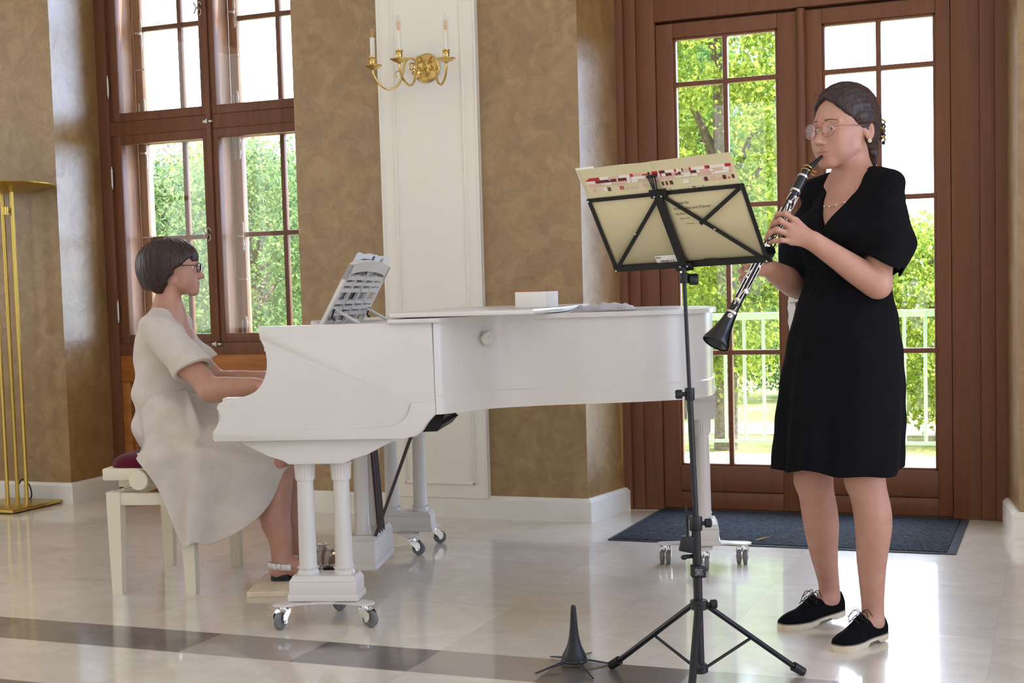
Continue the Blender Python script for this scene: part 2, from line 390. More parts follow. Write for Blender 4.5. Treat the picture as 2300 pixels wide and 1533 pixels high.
# ------------------------------------------------------------------ room shell (world metres, camera over the origin)
YW, YD, CEIL = 6.205, 6.637, 4.8
XL, XR, YB = -8.5, 3.0, -7.0
T = .55                              # wall thickness
WX0, WX1 = -5.155, -3.635              # window niche at the wall face
DX0, DX1 = -2.104, -0.168             # door niche at the wall face
HT = 3.62                             # niche height

b = MB(); b.bx(XL, XR, YB, YD + .16, -.12, 0); tag(b.build('floor', M['floor']), kind='structure')
b = MB(); b.bx(XL - .3, XR + .3, YB - .3, YW + T, CEIL, CEIL + .2); tag(b.build('ceiling', M['ceil']), kind='structure')

def pier(b, xa, xb, sa=0.0, sb=0.0):
    """wall pier between two niches; sa/sb: how far the reveal splays by the door plane"""
    b.prism([(xa, YW), (xb, YW), (xb + sb, YW + T), (xa + sa, YW + T)], -.1, CEIL + .05)
b = MB()
pier(b, XL - .3, WX0, 0, -.03)
pier(b, WX1, DX0, .03, .083)
pier(b, DX1, XR + .3, -.074, 0)
b.bx(WX0, WX1, YW, YW + T, HT, CEIL + .05)
b.bx(DX0, DX1, YW, YW + T, HT, CEIL + .05)
tag(b.build('wall_back', M['plaster']), kind='structure')
b = MB()
def pierced(b, x0, x1, ys, z0, z1):                          # wall along y with tall openings between ys[1]-ys[2], ys[3]-ys[4] ...
    for i in range(0, len(ys) - 1):
        if i % 2 == 0: b.bx(x0, x1, ys[i], ys[i + 1], -.1, CEIL)
        else: b.bx(x0, x1, ys[i], ys[i + 1], -.1, z0); b.bx(x0, x1, ys[i], ys[i + 1], z1, CEIL)
pierced(b, XL - .3, XL, [YB, -4.2, -2.2, -.6, 1.4, 3.2, 5.0, YW], .8, 3.9)
tag(b.build('wall_left', M['plaster']), kind='structure')
b = MB()
pierced(b, XR, XR + .3, [YB, -4.4, -2.6, -2.0, -.2, .4, 2.2, 2.8, 4.6, YW], .3, 4.1)
tag(b.build('wall_right', M['plaster']), kind='structure')
b = MB()
xs = [XL, -7.6, -5.8, -4.9, -3.1, -2.2, -.4, .5, 2.3, XR]
xs = [XL, -7.6, -5.8, -4.9, -3.1, -2.2, -.4, .5, 2.3, XR]
for i in range(len(xs) - 1):
    if i % 2 == 0: b.bx(xs[i], xs[i + 1], YB - .3, YB, -.1, CEIL)
    else: b.bx(xs[i], xs[i + 1], YB - .3, YB, -.1, .35); b.bx(xs[i], xs[i + 1], YB - .3, YB, 3.9, CEIL)
tag(b.build('wall_front', M['plaster']), kind='structure')
for i in range(1, 8, 2):                                   # glazing of the far-side windows
    b = MB(); x0, x1 = xs[i], xs[i + 1]; xm = (x0 + x1) / 2
    for xx in (x0 + .04, xm, x1 - .04): b.bx(xx - .04, xx + .04, YB - .2, YB - .12, .35, 3.9)
    for zz in (.39, 1.9, 3.0, 3.86): b.bx(x0, x1, YB - .2, YB - .12, zz - .035, zz + .035)
    tag(b.build('window_%d' % (3 + i // 2), M['wooddark']), kind='structure')

# skirting boards with a chamfered top, run along each pier face and its reveals
def skirting(name, pts, h=.112, t=.028):
    b = MB()
    n = len(pts)
    # inner line is the wall, outer line is offset towards the room (right-hand side of travel)
    outs = []
    for i in range(n):
        p = V((*pts[i], 0)); d0 = (p - V((*pts[i - 1], 0))).normalized() if i else None
        d1 = (V((*pts[i + 1], 0)) - p).normalized() if i < n - 1 else None
        n0 = V((d0.y, -d0.x, 0)) if d0 else None; n1 = V((d1.y, -d1.x, 0)) if d1 else None
        if n0 is None: o = n1 * t
        elif n1 is None: o = n0 * t
        else:
            o = (n0 + n1).normalized(); o = o * (t / max(.3, o.dot(n0)))
        outs.append(p + o)
    rings = []
    for i in range(n):
        p = V((*pts[i], 0)); o = outs[i]; q = p + (o - p) * .35
        rings.append([p + V((0, 0, -.01)), o + V((0, 0, -.01)), o + V((0, 0, h * .86)), q + V((0, 0, h)), p + V((0, 0, h))])
    b.rings(rings, smooth=False)
    return tag(b.build(name, M['basewhite']), kind='structure')
skirting('baseboard_left', [(XL, YW - .0), (WX0, YW), (WX0 - .023, YD)])
skirting('baseboard_back', [(WX1 + .022, YD), (WX1, YW), (DX0, YW), (DX0 + .063, YD - .01)])
skirting('baseboard_right', [(DX1 - .056, YD - .01), (DX1, YW), (XR, YW)])

# white panelled pilaster strip between window and door
b = MB()
px0, px1 = -3.135, -2.607
b.bx(px0, px1, YW - .03, YW + .02, .1, CEIL)
tag(b.build('trim_1', M['cream']), kind='structure')
b = MB()
def panel_frame(b, x0, x1, z0, z1, y, w=.012, d=.008):
    b.bx(x0, x1, y - d, y + .002, z0, z0 + w, bev=.003); b.bx(x0, x1, y - d, y + .002, z1 - w, z1, bev=.003)
    b.bx(x0, x0 + w, y - d, y + .002, z0, z1, bev=.003); b.bx(x1 - w, x1, y - d, y + .002, z0, z1, bev=.003)
panel_frame(b, px0 + .078, px1 - .068, .168, 3.9, YW - .03)
for sx in (px0, px1 - .012): b.bx(sx, sx + .012, YW - .036, YW - .02, .1, CEIL, bev=.003)
tag(b.build('trim_2', M['cream']), kind='structure')
# ------------------------------------------------------------------ french door
def glazed(b, x0, x1, z0, z1, y, w, d, xm=(), zm=(), mw=.022):
    """rails and stiles round an opening plus glazing bars"""
    b.bx(x0 - w, x0, y - d / 2, y + d / 2, z0 - w, z1 + w, bev=.004); b.bx(x1, x1 + w, y - d / 2, y + d / 2, z0 - w, z1 + w, bev=.004)
    b.bx(x0, x1, y - d / 2, y + d / 2, z1, z1 + w, bev=.004); b.bx(x0, x1, y - d / 2, y + d / 2, z0 - w, z0, bev=.004)
def bars(b, x0, x1, z0, z1, y, d, xm, zm, mw=.024):
    for x in xm: b.bx(x - mw / 2, x + mw / 2, y - d / 2, y + d / 2, z0, z1, bev=.004)
    for z in zm: b.bx(x0, x1, y - d / 2 + .001, y + d / 2 - .001, z - mw / 2, z + mw / 2, bev=.004)

door = thing('door_1', None, None, (-1.14, YD, 0), kind='structure')
b = MB()      # fixed frame: posts, inner posts, head
b.bx(-2.07, -2.005, YD - .03, YD + .1, 0, 3.62, bev=.006); b.bx(-2.005, -1.945, YD - .01, YD + .1, 0, 3.62, bev=.004)
b.bx(-1.945, -1.85, YD + .0, YD + .1, 0, 3.62, bev=.004); b.bx(-1.86, -1.83, YD + .062, YD + .1, 0, 2.45)
b.bx(-.465, -.34, YD + .0, YD + .1, 0, 3.62, bev=.004); b.bx(-.34, -.275, YD - .012, YD + .1, 0, 3.62, bev=.004); b.bx(-.275, -.195, YD - .03, YD + .1, 0, 3.62, bev=.006)
b.bx(-.485, -.455, YD + .062, YD + .1, 0, 2.45)
b.bx(-1.85, -.465, YD - .004, YD + .1, 2.405, 2.52, bev=.004); b.bx(-1.85, -.465, YD + .006, YD + .1, 2.52, 3.62); b.bx(-1.86, -.455, YD + .062, YD + .1, 2.37, 2.45)
b.bx(-1.86, -.455, YD + .035, YD + .1, 0, .014)
b.build('door_frame', M['wood'], door, world=True)
def leaf(x0, x1, g0, g1, mx, name):
    b = MB(); y = YD + .03
    b.bx(x0, g0, y - .02, y + .03, .012, 2.392, bev=.004); b.bx(g1, x1, y - .02, y + .03, .012, 2.392, bev=.004)
    b.bx(g0, g1, y - .02, y + .03, 2.322, 2.392, bev=.003); b.bx(g0, g1, y - .02, y + .03, .098, .222, bev=.003)
    b.bx(g0, g1, y - .016, y + .03, .012, .092, bev=.003); b.bx(g0, g1, y, y + .028, .08, .11)
    for (a, c, e, f) in ((g0, g0 + .012, .222, 2.322), (g1 - .012, g1, .222, 2.322), (g0, g1, .222, .234), (g0, g1, 2.31, 2.322)):
        b.bx(a, c, y - .012, y + .02, e, f, bev=.003)
    lf = b.build('door_leaf', M['wood'], door, world=True)
    b = MB(); bars(b, g0, g1, .23, 2.317, y, .034, (mx,), (2.096, 1.497, .783)); b.build('glazing_bars', M['woodx'], lf, world=True)
    b = MB(); b.bx(g0, g1, y + .006, y + .01, .225, 2.318); b.build('door_glass', M['glass'], lf, world=True)
    return lf
lfL = leaf(-1.848, -1.156, -1.761, -1.252, -1.506, 'l')
lfR = leaf(-1.121, -.467, -1.042, -.532, -.785, 'r')
b = MB(); b.cyl((-1.138, YD - .002, .01), (-1.138, YD - .002, 2.398), .02, n=14); b.bx(-1.16, -1.117, YD, YD + .06, .01, 2.398); b.build('astragal', M['wood'], door, world=True)
# ornate handle plate with lever
b = MB(); hx = -1.2
pl = [(0, -.12), (.014, -.105), (.011, -.07), (.02, -.045), (.013, -.01), (.02, .02), (.016, .06), (.009, .085), (.013, .105), (0, .125)]
poly = pl + [(-x, z) for x, z in pl[::-1][1:-1]]
b.prism(poly, 0, .006, Matrix.Translation((hx, YD + .008, .97)) @ Matrix.Rotation(PI / 2, 4, 'X'), bev=.0015)
b.cyl((hx, YD + .005, 1.025), (hx, YD - .05, 1.025), .008); b.tube([(hx, YD - .045, 1.025), (hx + .05, YD - .05, 1.03), (hx + .1, YD - .048, 1.018)], [.009, .008, .01])
b.build('door_handle', M['silver'], door, world=True)

# ------------------------------------------------------------------ casement box window: plain inner sashes, barred outer sashes
win = thing('window_1', None, None, (-4.425, YD, 0), kind='structure')
WL, WR, MX = -5.18, -3.67, -4.425
b = MB()
b.bx(WL, WL + .075, YD - .02, YD + .05, 0, HT, bev=.006); b.bx(WL + .075, WL + .115, YD, YD + .05, 0, HT, bev=.004)
b.bx(WR - .075, WR, YD - .02, YD + .05, 0, HT, bev=.006); b.bx(WR - .115, WR - .075, YD, YD + .05, 0, HT, bev=.004)
b.bx(WL, WR, YD - .01, YD + .05, .80, .872, bev=.004)
b.bx(WL, WR, YD - .012, YD + .05, 2.066, 2.146, bev=.004)
b.build('window_frame', M['wooddark'], win, world=True)
b = MB()
ys = YD + .008
def sash(x0, x1, z0, z1, w=.05):
    b = MB(); glazed(b, x0 + w, x1 - w, z0 + w, z1 - w, ys, w, .045)
    s = b.build('inner_sash', M['wooddark'], win, world=True)
    b = MB(); b.bx(x0 + w, x1 - w, ys - .002, ys + .002, z0 + w, z1 - w); b.build('window_glass', M['glass'], s, world=True)
    return s
for z0, z1 in ((.872, 2.066), (2.146, 3.57)):
    sash(WL + .1, MX - .0, z0, z1); sash(MX + .0, WR - .1, z0, z1)
b = MB(); b.bx(MX - .016, MX + .016, YD - .028, YD - .012, .872, 3.57, bev=.005); b.build('cover_strip', M['wooddark'], win, world=True)
# box lining between the two window layers
b = MB(); yo = YD + .17
b.bx(WL + .1, WL + .13, YD + .05, yo, .85, 3.57); b.bx(WR - .13, WR - .1, YD + .05, yo, .85, 3.57)
b.bx(MX - .03, MX + .03, YD + .05, yo, .85, 3.57)
b.bx(WL + .1, WR - .1, YD + .05, yo, .82, .852); b.bx(WL + .1, WR - .1, YD + .05, yo, 2.085, 2.127)
b.build('box_lining', M['woodlight'], win, world=True)
# outer sashes with glazing bars
def osash(x0, x1, z0, z1, zm, w=.055):
    b = MB(); glazed(b, x0 + w, x1 - w, z0 + w, z1 - w, yo + .02, w, .045)
    s = b.build('outer_sash', M['woodlight'], win, world=True)
    b = MB(); bars(b, x0 + w, x1 - w, z0 + w, z1 - w, yo + .02, .03, ((x0 + x1) / 2 + .02,), zm, mw=.028); b.build('glazing_bars', M['wooddark'], s, world=True)
    b = MB(); b.bx(x0 + w, x1 - w, yo + .018, yo + .022, z0 + w, z1 - w); b.build('window_glass', M['glass'], s, world=True)
    return s
oss = []
for z0, z1, zm in ((.855, 2.085, (1.48,)), (2.127, 3.57, (2.70, 3.16))):
    oss.append(osash(WL + .13, MX - .03, z0, z1, zm)); oss.append(osash(MX + .03, WR - .13, z0, z1, zm))
# ornate pale metal fittings on the outer sashes
def scroll(b, x, y, z, h=.11, w=.016):
    pl = [(0, -.5), (.7, -.44), (.5, -.36), (.9, -.24), (.45, -.1), (.55, 0), (.45, .1), (.9, .24), (.5, .36), (.7, .44), (0, .5)]
    poly = [(px * w * .6, pz * h) for px, pz in pl] + [(-px * w * .6, pz * h) for px, pz in pl[::-1][1:-1]]
    b.prism(poly, 0, .005, Matrix.Translation((x, y, z)) @ Matrix.Rotation(PI / 2, 4, 'X'), bev=.0012)
for s, xs_, zs in ((oss[1], (MX + .05, MX + .075), (.94, 1.47, 1.98)), (oss[3], (MX + .05, MX + .075), (2.22, 2.73)), (oss[0], (WL + .155, WL + .19), (.96, 1.98)), (oss[2], (WL + .155, WL + .19), (2.22, 2.67))):
    b = MB()
    for k, z in enumerate(zs):
        scroll(b, xs_[1], yo - .003, z, .15 if k != 1 else .17)
        if k != 1: scroll(b, xs_[0], yo - .003, z - .01, .13)
        else: b.cyl((xs_[1], yo - .003, z), (xs_[1], yo - .035, z), .006); b.cyl((xs_[1] - .02, yo - .035, z), (xs_[1] + .02, yo - .035, z), .005)
    for z in ((zs[0] + zs[1]) / 2 + .02,): b.bx(xs_[0] - .012, xs_[1] + .016, yo - .008, yo, z - .004, z + .004)
    b.build('sash_fitting', M['silver'], s, world=True)
b = MB()        # latch plates on the inner sashes
for z in (1.48, 2.73):
    for sx in (-1, 1): b.tube([(MX - .03 + sx * .012 * math.cos(a), ys - .03, z + sx * .018 + .018 * math.sin(a)) for a in [i * PI / 5 for i in range(9)]], .0035, n=6)
    b.cyl((MX - .03, ys - .02, z), (MX - .03, ys - .055, z), .006); b.tube([(MX - .05, ys - .055, z + .03), (MX - .03, ys - .06, z), (MX - .05, ys - .055, z - .03)], .005, n=8)
b.build('espagnolette', M['silver'], win, world=True)
b = MB()
for z in (.862, 2.106): b.bx(MX - .03, MX + .0, YD - .035, YD - .01, z - .008, z + .008, bev=.002); b.bx(MX + .006, MX + .026, YD - .034, YD - .01, z - .006, z + .006, bev=.002); b.cyl((MX - .005, YD - .035, z - .012), (MX - .005, YD - .035, z + .014), .005)
b.build('turn_latch', M['silver'], win, world=True)
b = MB()
for z in (1.06, 1.83, 2.35, 3.2): b.cyl((WL + .085, YD - .025, z - .05), (WL + .085, YD - .025, z + .05), .006); b.cyl((WL + .085, YD - .025, z - .065), (WL + .085, YD - .025, z + .065), .003)
b.build('hinge_pin', M['silver'], win, world=True)
# panelled parapet under the window
b = MB()
b.bx(WL, WR, YD + .02, YD + .05, 0, .81)
b.build('parapet_board', M['woodpanel'], win, world=True)
b = MB()
b.bx(WL + .07, WR - .07, YD - .008, YD + .022, .645, .805, bev=.004); b.bx(WL + .07, WL + .13, YD - .008, YD + .022, .02, .645, bev=.004)
b.bx(WR - .13, WR - .07, YD - .008, YD + .022, .02, .645, bev=.004); b.bx(MX - .05, MX + .05, YD - .008, YD + .022, .02, .645, bev=.004); b.bx(WL + .07, WR - .07, YD - .008, YD + .022, .02, .1, bev=.004)
for x0, x1 in ((WL + .16, MX - .08), (MX + .08, WR - .16)):
    b.bx(x0, x1, YD + .004, YD + .022, .14, .60, bev=.012)
b.build('parapet_panel', M['woodpanel'], win, world=True)
# ------------------------------------------------------------------ terrace, railing, garden
b = MB(); b.bx(-9, 6, YD + .16, 9.2, -.14, -.02); b.bx(-9, 6, 9.1, 9.2, -1.2, -.02)
tag(b.build('terrace', M['concrete']), kind='structure')
b = MB(); b.bx(-70, 60, 9.2, 120, -1.2, -1.05); tag(b.build('lawn', M['grass']), kind='structure')
b = MB(); b.bx(-70, 60, 19.8, 21.4, -1.07, -1.03); tag(b.build('garden_path', M['path']), kind='structure')
# house facade outside the window, with the arched loggia pier
b = MB()
b.prism([(-8.0, YW + T + .002), (-5.21, YW + T + .002), (-5.21, 6.96), (-5.6, 7.04), (-5.6, 7.7), (-8.0, 7.7)], -.1, 5.0)
tag(b.build('wall_outside', M['facade']), kind='structure')
b = MB()       # arch soffit springing from the pier
ar = [(-5.59 + 1.1 - 1.1 * math.cos(a), 2.72 + 1.1 * math.sin(a)) for a in [i * PI / 24 for i in range(25)]]
poly = [(-5.599, 5.0), (-5.599, 2.72)] + ar[1:] + [(-3.39, 2.72), (-3.39, 5.0)]
b.prism(poly, 0, .3, Matrix.Translation((0, 7.7, 0)) @ Matrix.Rotation(PI / 2, 4, 'X'))
tag(b.build('arch_outside', M['facade']), kind='structure')

rail = thing('balcony_railing', 'pale green metal balcony railing outside the french door', 'railing', (-1.0, 9.03, -.02))
b = MB(); b.bx(-3.3, 4.0, 8.99, 9.07, .885, .93, bev=.008); b.build('handrail', M['railg'], rail, world=True)
b = MB(); b.bx(-3.3, 4.0, 9.015, 9.045, .07, .09, bev=.004); b.build('bottom_rail', M['railg'], rail, world=True)
k = 0
x = -3.1
while x < 1.6:
    b = MB(); b.cyl((x, 9.03, .09), (x, 9.03, .89), .011, n=10); b.build('baluster', M['railg'], rail, world=True); x += .128
for x in (-3.28, 3.9):
    b = MB(); b.bx(x - .02, x + .02, 9.01, 9.05, -.02, .94, bev=.004); b.build('post', M['railg'], rail, world=True)

def tree(name, label, x, y, h, rx, rz, cz, mat, n=5200, leaf=.11, seed=1, trunk=.16, z0=-1.05):
    rng = np.random.default_rng(seed)
    root = thing(name, label, 'tree', (x, y, z0), group='trees in the garden')
    b = MB()
    b.tube([(0, 0, -.05), (.04, .02, h * .3), (-.03, .05, h * .62), (.0, 0, h * .9)], [trunk, trunk * .8, trunk * .5, trunk * .15], n=10)
    for i in range(9):
        a = rng.uniform(0, 2 * PI); zz = h * rng.uniform(.3, .7)
        b.tube([(0, 0, zz), (math.cos(a) * rx * .4, math.sin(a) * rx * .4, zz + h * .12), (math.cos(a) * rx * .8, math.sin(a) * rx * .8, zz + h * .2)], [trunk * .4, trunk * .25, trunk * .08], n=7)
    b.build('trunk', M['bark'], root)
    # leaves clustered round twig tips on the crown
    nc = max(30, n // 70)
    u = rng.normal(size=(nc, 3)); u /= np.linalg.norm(u, axis=1)[:, None]
    rad = rng.uniform(.45, 1.0, nc)[:, None] ** .6
    cl = u * rad * np.array([rx, rx, rz]) + np.array([0, 0, cz])
    idx = rng.integers(0, nc, n)
    c = cl[idx] + rng.normal(size=(n, 3)) * np.array([.30, .30, .20]) * (rx / 2.2)
    c = c[c[:, 2] > .12]; n = len(c)
    a = rng.normal(size=(n, 3)); a[:, 2] -= .6; a /= np.linalg.norm(a, axis=1)[:, None]
    bb = np.cross(a, rng.normal(size=(n, 3))); bb /= np.linalg.norm(bb, axis=1)[:, None]
    s = leaf * rng.uniform(.6, 1.3, n)[:, None]
    nn = np.cross(a, bb)
    v = np.stack([c, c + a * s * .5 + bb * s * .3 + nn * s * .08, c + a * s, c + a * s * .5 - bb * s * .3 + nn * s * .08], 1).reshape(-1, 3)
    f = np.arange(4 * n).reshape(-1, 4)
    link('foliage', np_mesh('foliage', v, f, False), mat, root)
    return root
tree('broadleaf_tree', 'tall yellow-green tree filling the left door leaf', -4.15, 18.0, 7.0, 1.15, 3.3, 3.8, M['leafA'], 30000, .085, 3)
tree('broadleaf_tree', 'tall green tree at the left edge of the door view', -5.9, 22.3, 7.4, 1.4, 3.5, 3.7, M['leafB'], 28000, .09, 4)
tree('broadleaf_tree', 'low yellow-green tree behind the right door leaf', -1.45, 19.5, 3.3, 1.35, 1.5, 1.6, M['leafA'], 20000, .08, 5)
tree('broadleaf_tree', 'bushy green tree low behind the railing in the left door leaf', -4.9, 26.6, 4.6, 1.5, 2.1, 2.2, M['leafB'], 18000, .10, 6)
tree('broadleaf_tree', 'grey-green tree at the left half of the window', -15.4, 22.0, 5.2, 1.5, 2.3, 2.7, M['leafC'], 26000, .09, 7)
tree('broadleaf_tree', 'broad grey-green tree at the middle of the window', -12.3, 19.4, 5.0, 1.35, 2.2, 2.6, M['leafC'], 24000, .085, 8)
tree('broadleaf_tree', 'pale green tree at the right half of the window', -16.0, 27.0, 5.9, 1.7, 2.6, 3.0, M['leafB'], 24000, .10, 9)
tree('broadleaf_tree', 'yellowing tree further back beyond the window', -21.0, 32.0, 7.4, 2.4, 3.0, 3.6, M['leafA'], 22000, .12, 10)
tree('broadleaf_tree', 'distant green tree behind the railing at the right', -.6, 25.5, 3.6, 1.6, 1.6, 1.7, M['leafB'], 18000, .10, 11)
tree('broadleaf_tree', 'distant green tree between the two tall ones', -8.4, 33.5, 9.0, 2.3, 3.8, 4.8, M['leafB'], 24000, .13, 12)
b = MB(); b.bx(-11.4, -8.4, 44.0, 48.0, -1.1, 2.6); b.prism([(-1.9, 0), (1.9, 0), (0, 1.1)], -2.2, 2.2, Matrix.Translation((-9.9, 46.0, 2.6)) @ Matrix.Rotation(PI / 2, 4, 'X'))
sh = b.build('house', pbr('grey_boards', srgb(150, 146, 142), .9, col2=srgb(120, 116, 112), nscale=8, stretch=(1, 1, 6))); tag(sh, 'small grey house far behind the garden trees', 'house')

# ------------------------------------------------------------------ light
w = bpy.data.worlds.new('sky'); SC.world = w; w.use_nodes = True
nt = w.node_tree; N = nt.nodes; L = nt.links; N.clear()
out = N.new('ShaderNodeOutputWorld'); bg = N.new('ShaderNodeBackground'); L.new(bg.outputs[0], out.inputs[0])
tc = N.new('ShaderNodeTexCoord'); sep = N.new('ShaderNodeSeparateXYZ'); L.new(tc.outputs['Generated'], sep.inputs[0])
def ramp(axis, c0, c1):
    mr = N.new('ShaderNodeMapRange'); mr.inputs[1].default_value = -.6; mr.inputs[2].default_value = .6; L.new(sep.outputs[axis], mr.inputs[0])
    cr = N.new('ShaderNodeValToRGB'); cr.color_ramp.elements[0].color = c0; cr.color_ramp.elements[1].color = c1; L.new(mr.outputs[0], cr.inputs[0]); return cr.outputs[0]
ml = N.new('ShaderNodeMix'); ml.data_type = 'RGBA'; ml.blend_type = 'MULTIPLY'; ml.inputs[0].default_value = 1.0
L.new(ramp(1, (.54, .54, .54, 1), (2.05, 2.3, 2.8, 1)), ml.inputs[6]); L.new(ramp(0, (1.0, .96, .90, 1), (.80, .88, 1.04, 1)), ml.inputs[7]); L.new(ml.outputs[2], bg.inputs[0])
bg.inputs[1].default_value = 3.0
sun = bpy.data.lights.new('sun', 'SUN'); sun.energy = 11.0; sun.angle = R(.6); sun.color = (1, .95, .85)
so = bpy.data.objects.new('sun', sun); COL.objects.link(so)
sd = V((-.6, -.12, -1.0)).normalized(); so.rotation_euler = sd.to_track_quat('-Z', 'Y').to_euler()
def portal(name, loc, sx, sy, rot):
    l = bpy.data.lights.new(name, 'AREA'); l.shape = 'RECTANGLE'; l.size = sx; l.size_y = sy; l.cycles.is_portal = True
    o = bpy.data.objects.new(name, l); COL.objects.link(o); o.location = loc; o.rotation_euler = rot
    return o
portal('daylight_portal', (-2.65, YB + .05, 2.1), 10.2, 3.6, (-PI / 2, 0, PI))
portal('daylight_portal', (XR - .05, .1, 2.2), 9.2, 3.9, (0, PI / 2, 0))
portal('daylight_portal', (XL + .05, .5, 2.35), 9.4, 3.1, (0, -PI / 2, 0))
portal('daylight_portal', (-1.14, YD + .12, 1.3), 1.4, 2.3, (-PI / 2, 0, 0))
portal('daylight_portal', (-4.425, YD + .25, 2.1), 1.3, 2.7, (-PI / 2, 0, 0))
SC.view_settings.view_transform = 'Standard'; SC.view_settings.look = 'None'; SC.view_settings.gamma = 1.0; SC.view_settings.use_curve_mapping = False
SC.view_settings.exposure = 0.45
SC.cycles.max_bounces = 8; SC.cycles.diffuse_bounces = 4; SC.cycles.glossy_bounces = 4; SC.cycles.transmission_bounces = 6; SC.cycles.transparent_max_bounces = 16
SC.cycles.use_denoising = True; SC.cycles.sample_clamp_indirect = 8.0; SC.cycles.caustics_reflective = False; SC.cycles.caustics_refractive = False

# ------------------------------------------------------------------ camera
cam = bpy.data.cameras.new('camera'); cam.sensor_width = 36.0; cam.lens = 36.0 * 3095 / 2300; cam.shift_y = 96.0 / 2300; cam.clip_start = .05; cam.clip_end = 400
co = bpy.data.objects.new('camera', cam); COL.objects.link(co); SC.camera = co
yaw, pitch, roll = R(-21.781), R(3.761), R(-1.598)
fw = V((math.sin(yaw) * math.cos(pitch), math.cos(yaw) * math.cos(pitch), -math.sin(pitch)))
r0 = V((math.cos(yaw), -math.sin(yaw), 0)); u0 = r0.cross(fw)
rt = r0 * math.cos(roll) + u0 * math.sin(roll); up = -r0 * math.sin(roll) + u0 * math.cos(roll)
co.matrix_world = Matrix(((rt.x, up.x, -fw.x, 0), (rt.y, up.y, -fw.y, 0), (rt.z, up.z, -fw.z, 1.10), (0, 0, 0, 1)))
# ------------------------------------------------------------------ grand piano (local: x = towards the tail, y = towards the bass side)
PO, PR = V((-2.3115, 4.016, 0)), R(15.2)
piano = thing('grand_piano', 'white lacquered grand piano on paired column legs with caster dollies', 'piano', PO, PR)
WH = M['white']
YZ = Matrix.Rotation(PI / 2, 4, 'X')          # maps prism (x, y)->(x, z), depth -> -y
def sprism(b, poly, t0, t1, **k):             # profile in (s, z), extruded along t
    b.prism(poly, -t1, -t0, YZ, **k)
cheek = catmull([(-.339, .632, 0), (-.349, .642, 0), (-.346, .664, 0), (-.336, .682, 0), (-.326, .70, 0), (-.317, .712, 0), (-.317, .722, 0), (-.328, .735, 0), (-.331, .748, 0), (-.326, .758, 0), (-.305, .768, 0), (-.245, .780, 0), (-.2, .797, 0), (-.172, .826, 0), (-.156, .868, 0), (-.154, .912, 0), (-.163, .95, 0), (-.176, .976, 0)], 5)
cheek = [(p.x, p.y) for p in cheek] + [(-.178, 1.002), (-.178, 1.014), (.405, 1.016), (.41, .713), (.395, .70), (.38, .684), (.36, .655), (.342, .641), (.3, .634)]
TB = 1.53                                      # bass side outer face
RIM = catmull([(.41, -.03, 0), (.437, -.01, 0), (.488, .06, 0), (.568, .165, 0), (.68, .232, 0), (.79, .27, 0), (.91, .296, 0), (1.022, .322, 0), (1.13, .358, 0), (1.211, .402, 0), (1.28, .47, 0), (1.315, .55, 0), (1.333, .66, 0), (1.34, .82, 0), (1.336, 1.02, 0), (1.31, 1.23, 0), (1.25, 1.41, 0), (1.14, 1.51, 0), (1.0, TB, 0), (.7, TB, 0), (.41, TB, 0)], 5)
def offset(path, d):
    out = []
    for i, p in enumerate(path):
        a = path[max(i - 1, 0)]; c = path[min(i + 1, len(path) - 1)]
        t = (c - a).normalized(); out.append(p + V((t.y, -t.x, 0)) * d)
    return out
b = MB()
sprism(b, cheek, -.03, .02, bev=.004); sprism(b, cheek, TB - .05, TB, bev=.004)
ins = offset(RIM, -.04)
b.rings([[V((p.x, p.y, .713)), V((p.x, p.y, 1.014)), V((q.x, q.y, 1.014)), V((q.x, q.y, .713))] for p, q in zip(RIM, ins)], smooth=True)
b.bx(-.335, .27, .015, TB - .045, .636, .70, bev=.004)              # key bed
b.bx(-.345, -.325, .02, TB - .05, .645, .745, bev=.004)             # key slip
for p, q in ((.02, .075), (TB - .105, TB - .05)): b.bx(-.33, -.165, p, q, .7, .775, bev=.006)   # key blocks
b.bx(-.18, .42, .015, TB - .045, .984, 1.002, bev=.004)             # deck behind the desk
b.bx(-.176, -.158, .02, TB - .05, .93, .99)
b.build('case', WH, piano)
for f in piano.children[-1].data.polygons: pass
b = MB()     # soundboard underside and beams
pts = [(p.x, p.y) for p in ins] + [(.39, TB - .04), (.39, .0)]
b.prism(pts, .79, .82)
for s in (.6, .85): b.bx(s - .03, s + .03, .26 if s < .7 else .34, TB - .045, .72, .79)
b.bx(.37, .41, .02, TB - .045, .72, .8)
b.build('underside', WH, piano)
b = MB()     # raised band along the foot of the case
for t0, t1 in ((-.034, -.028), (TB - .002, TB + .004)):
    low = [(-.341, .633), (-.349, .643), (-.346, .668)]
    up_ = catmull([(-.346, .669, 0), (.1, .670, 0), (.225, .672, 0), (.28, .682, 0), (.315, .71, 0), (.328, .752, 0)], 6)
    sprism(b, low + [(p.x, p.y) for p in up_] + [(.41, .754), (.41, .713), (.395, .70), (.38, .684), (.36, .655), (.342, .641), (.3, .634)], t0, t1, bev=.0015)
o2 = offset(RIM, .004)
b.rings([[V((p.x, p.y, .711)), V((q.x, q.y, .711)), V((q.x, q.y, .770)), V((p.x, p.y, .774))] for p, q in zip(RIM, o2)], smooth=True)
b.build('moulding', WH, piano)
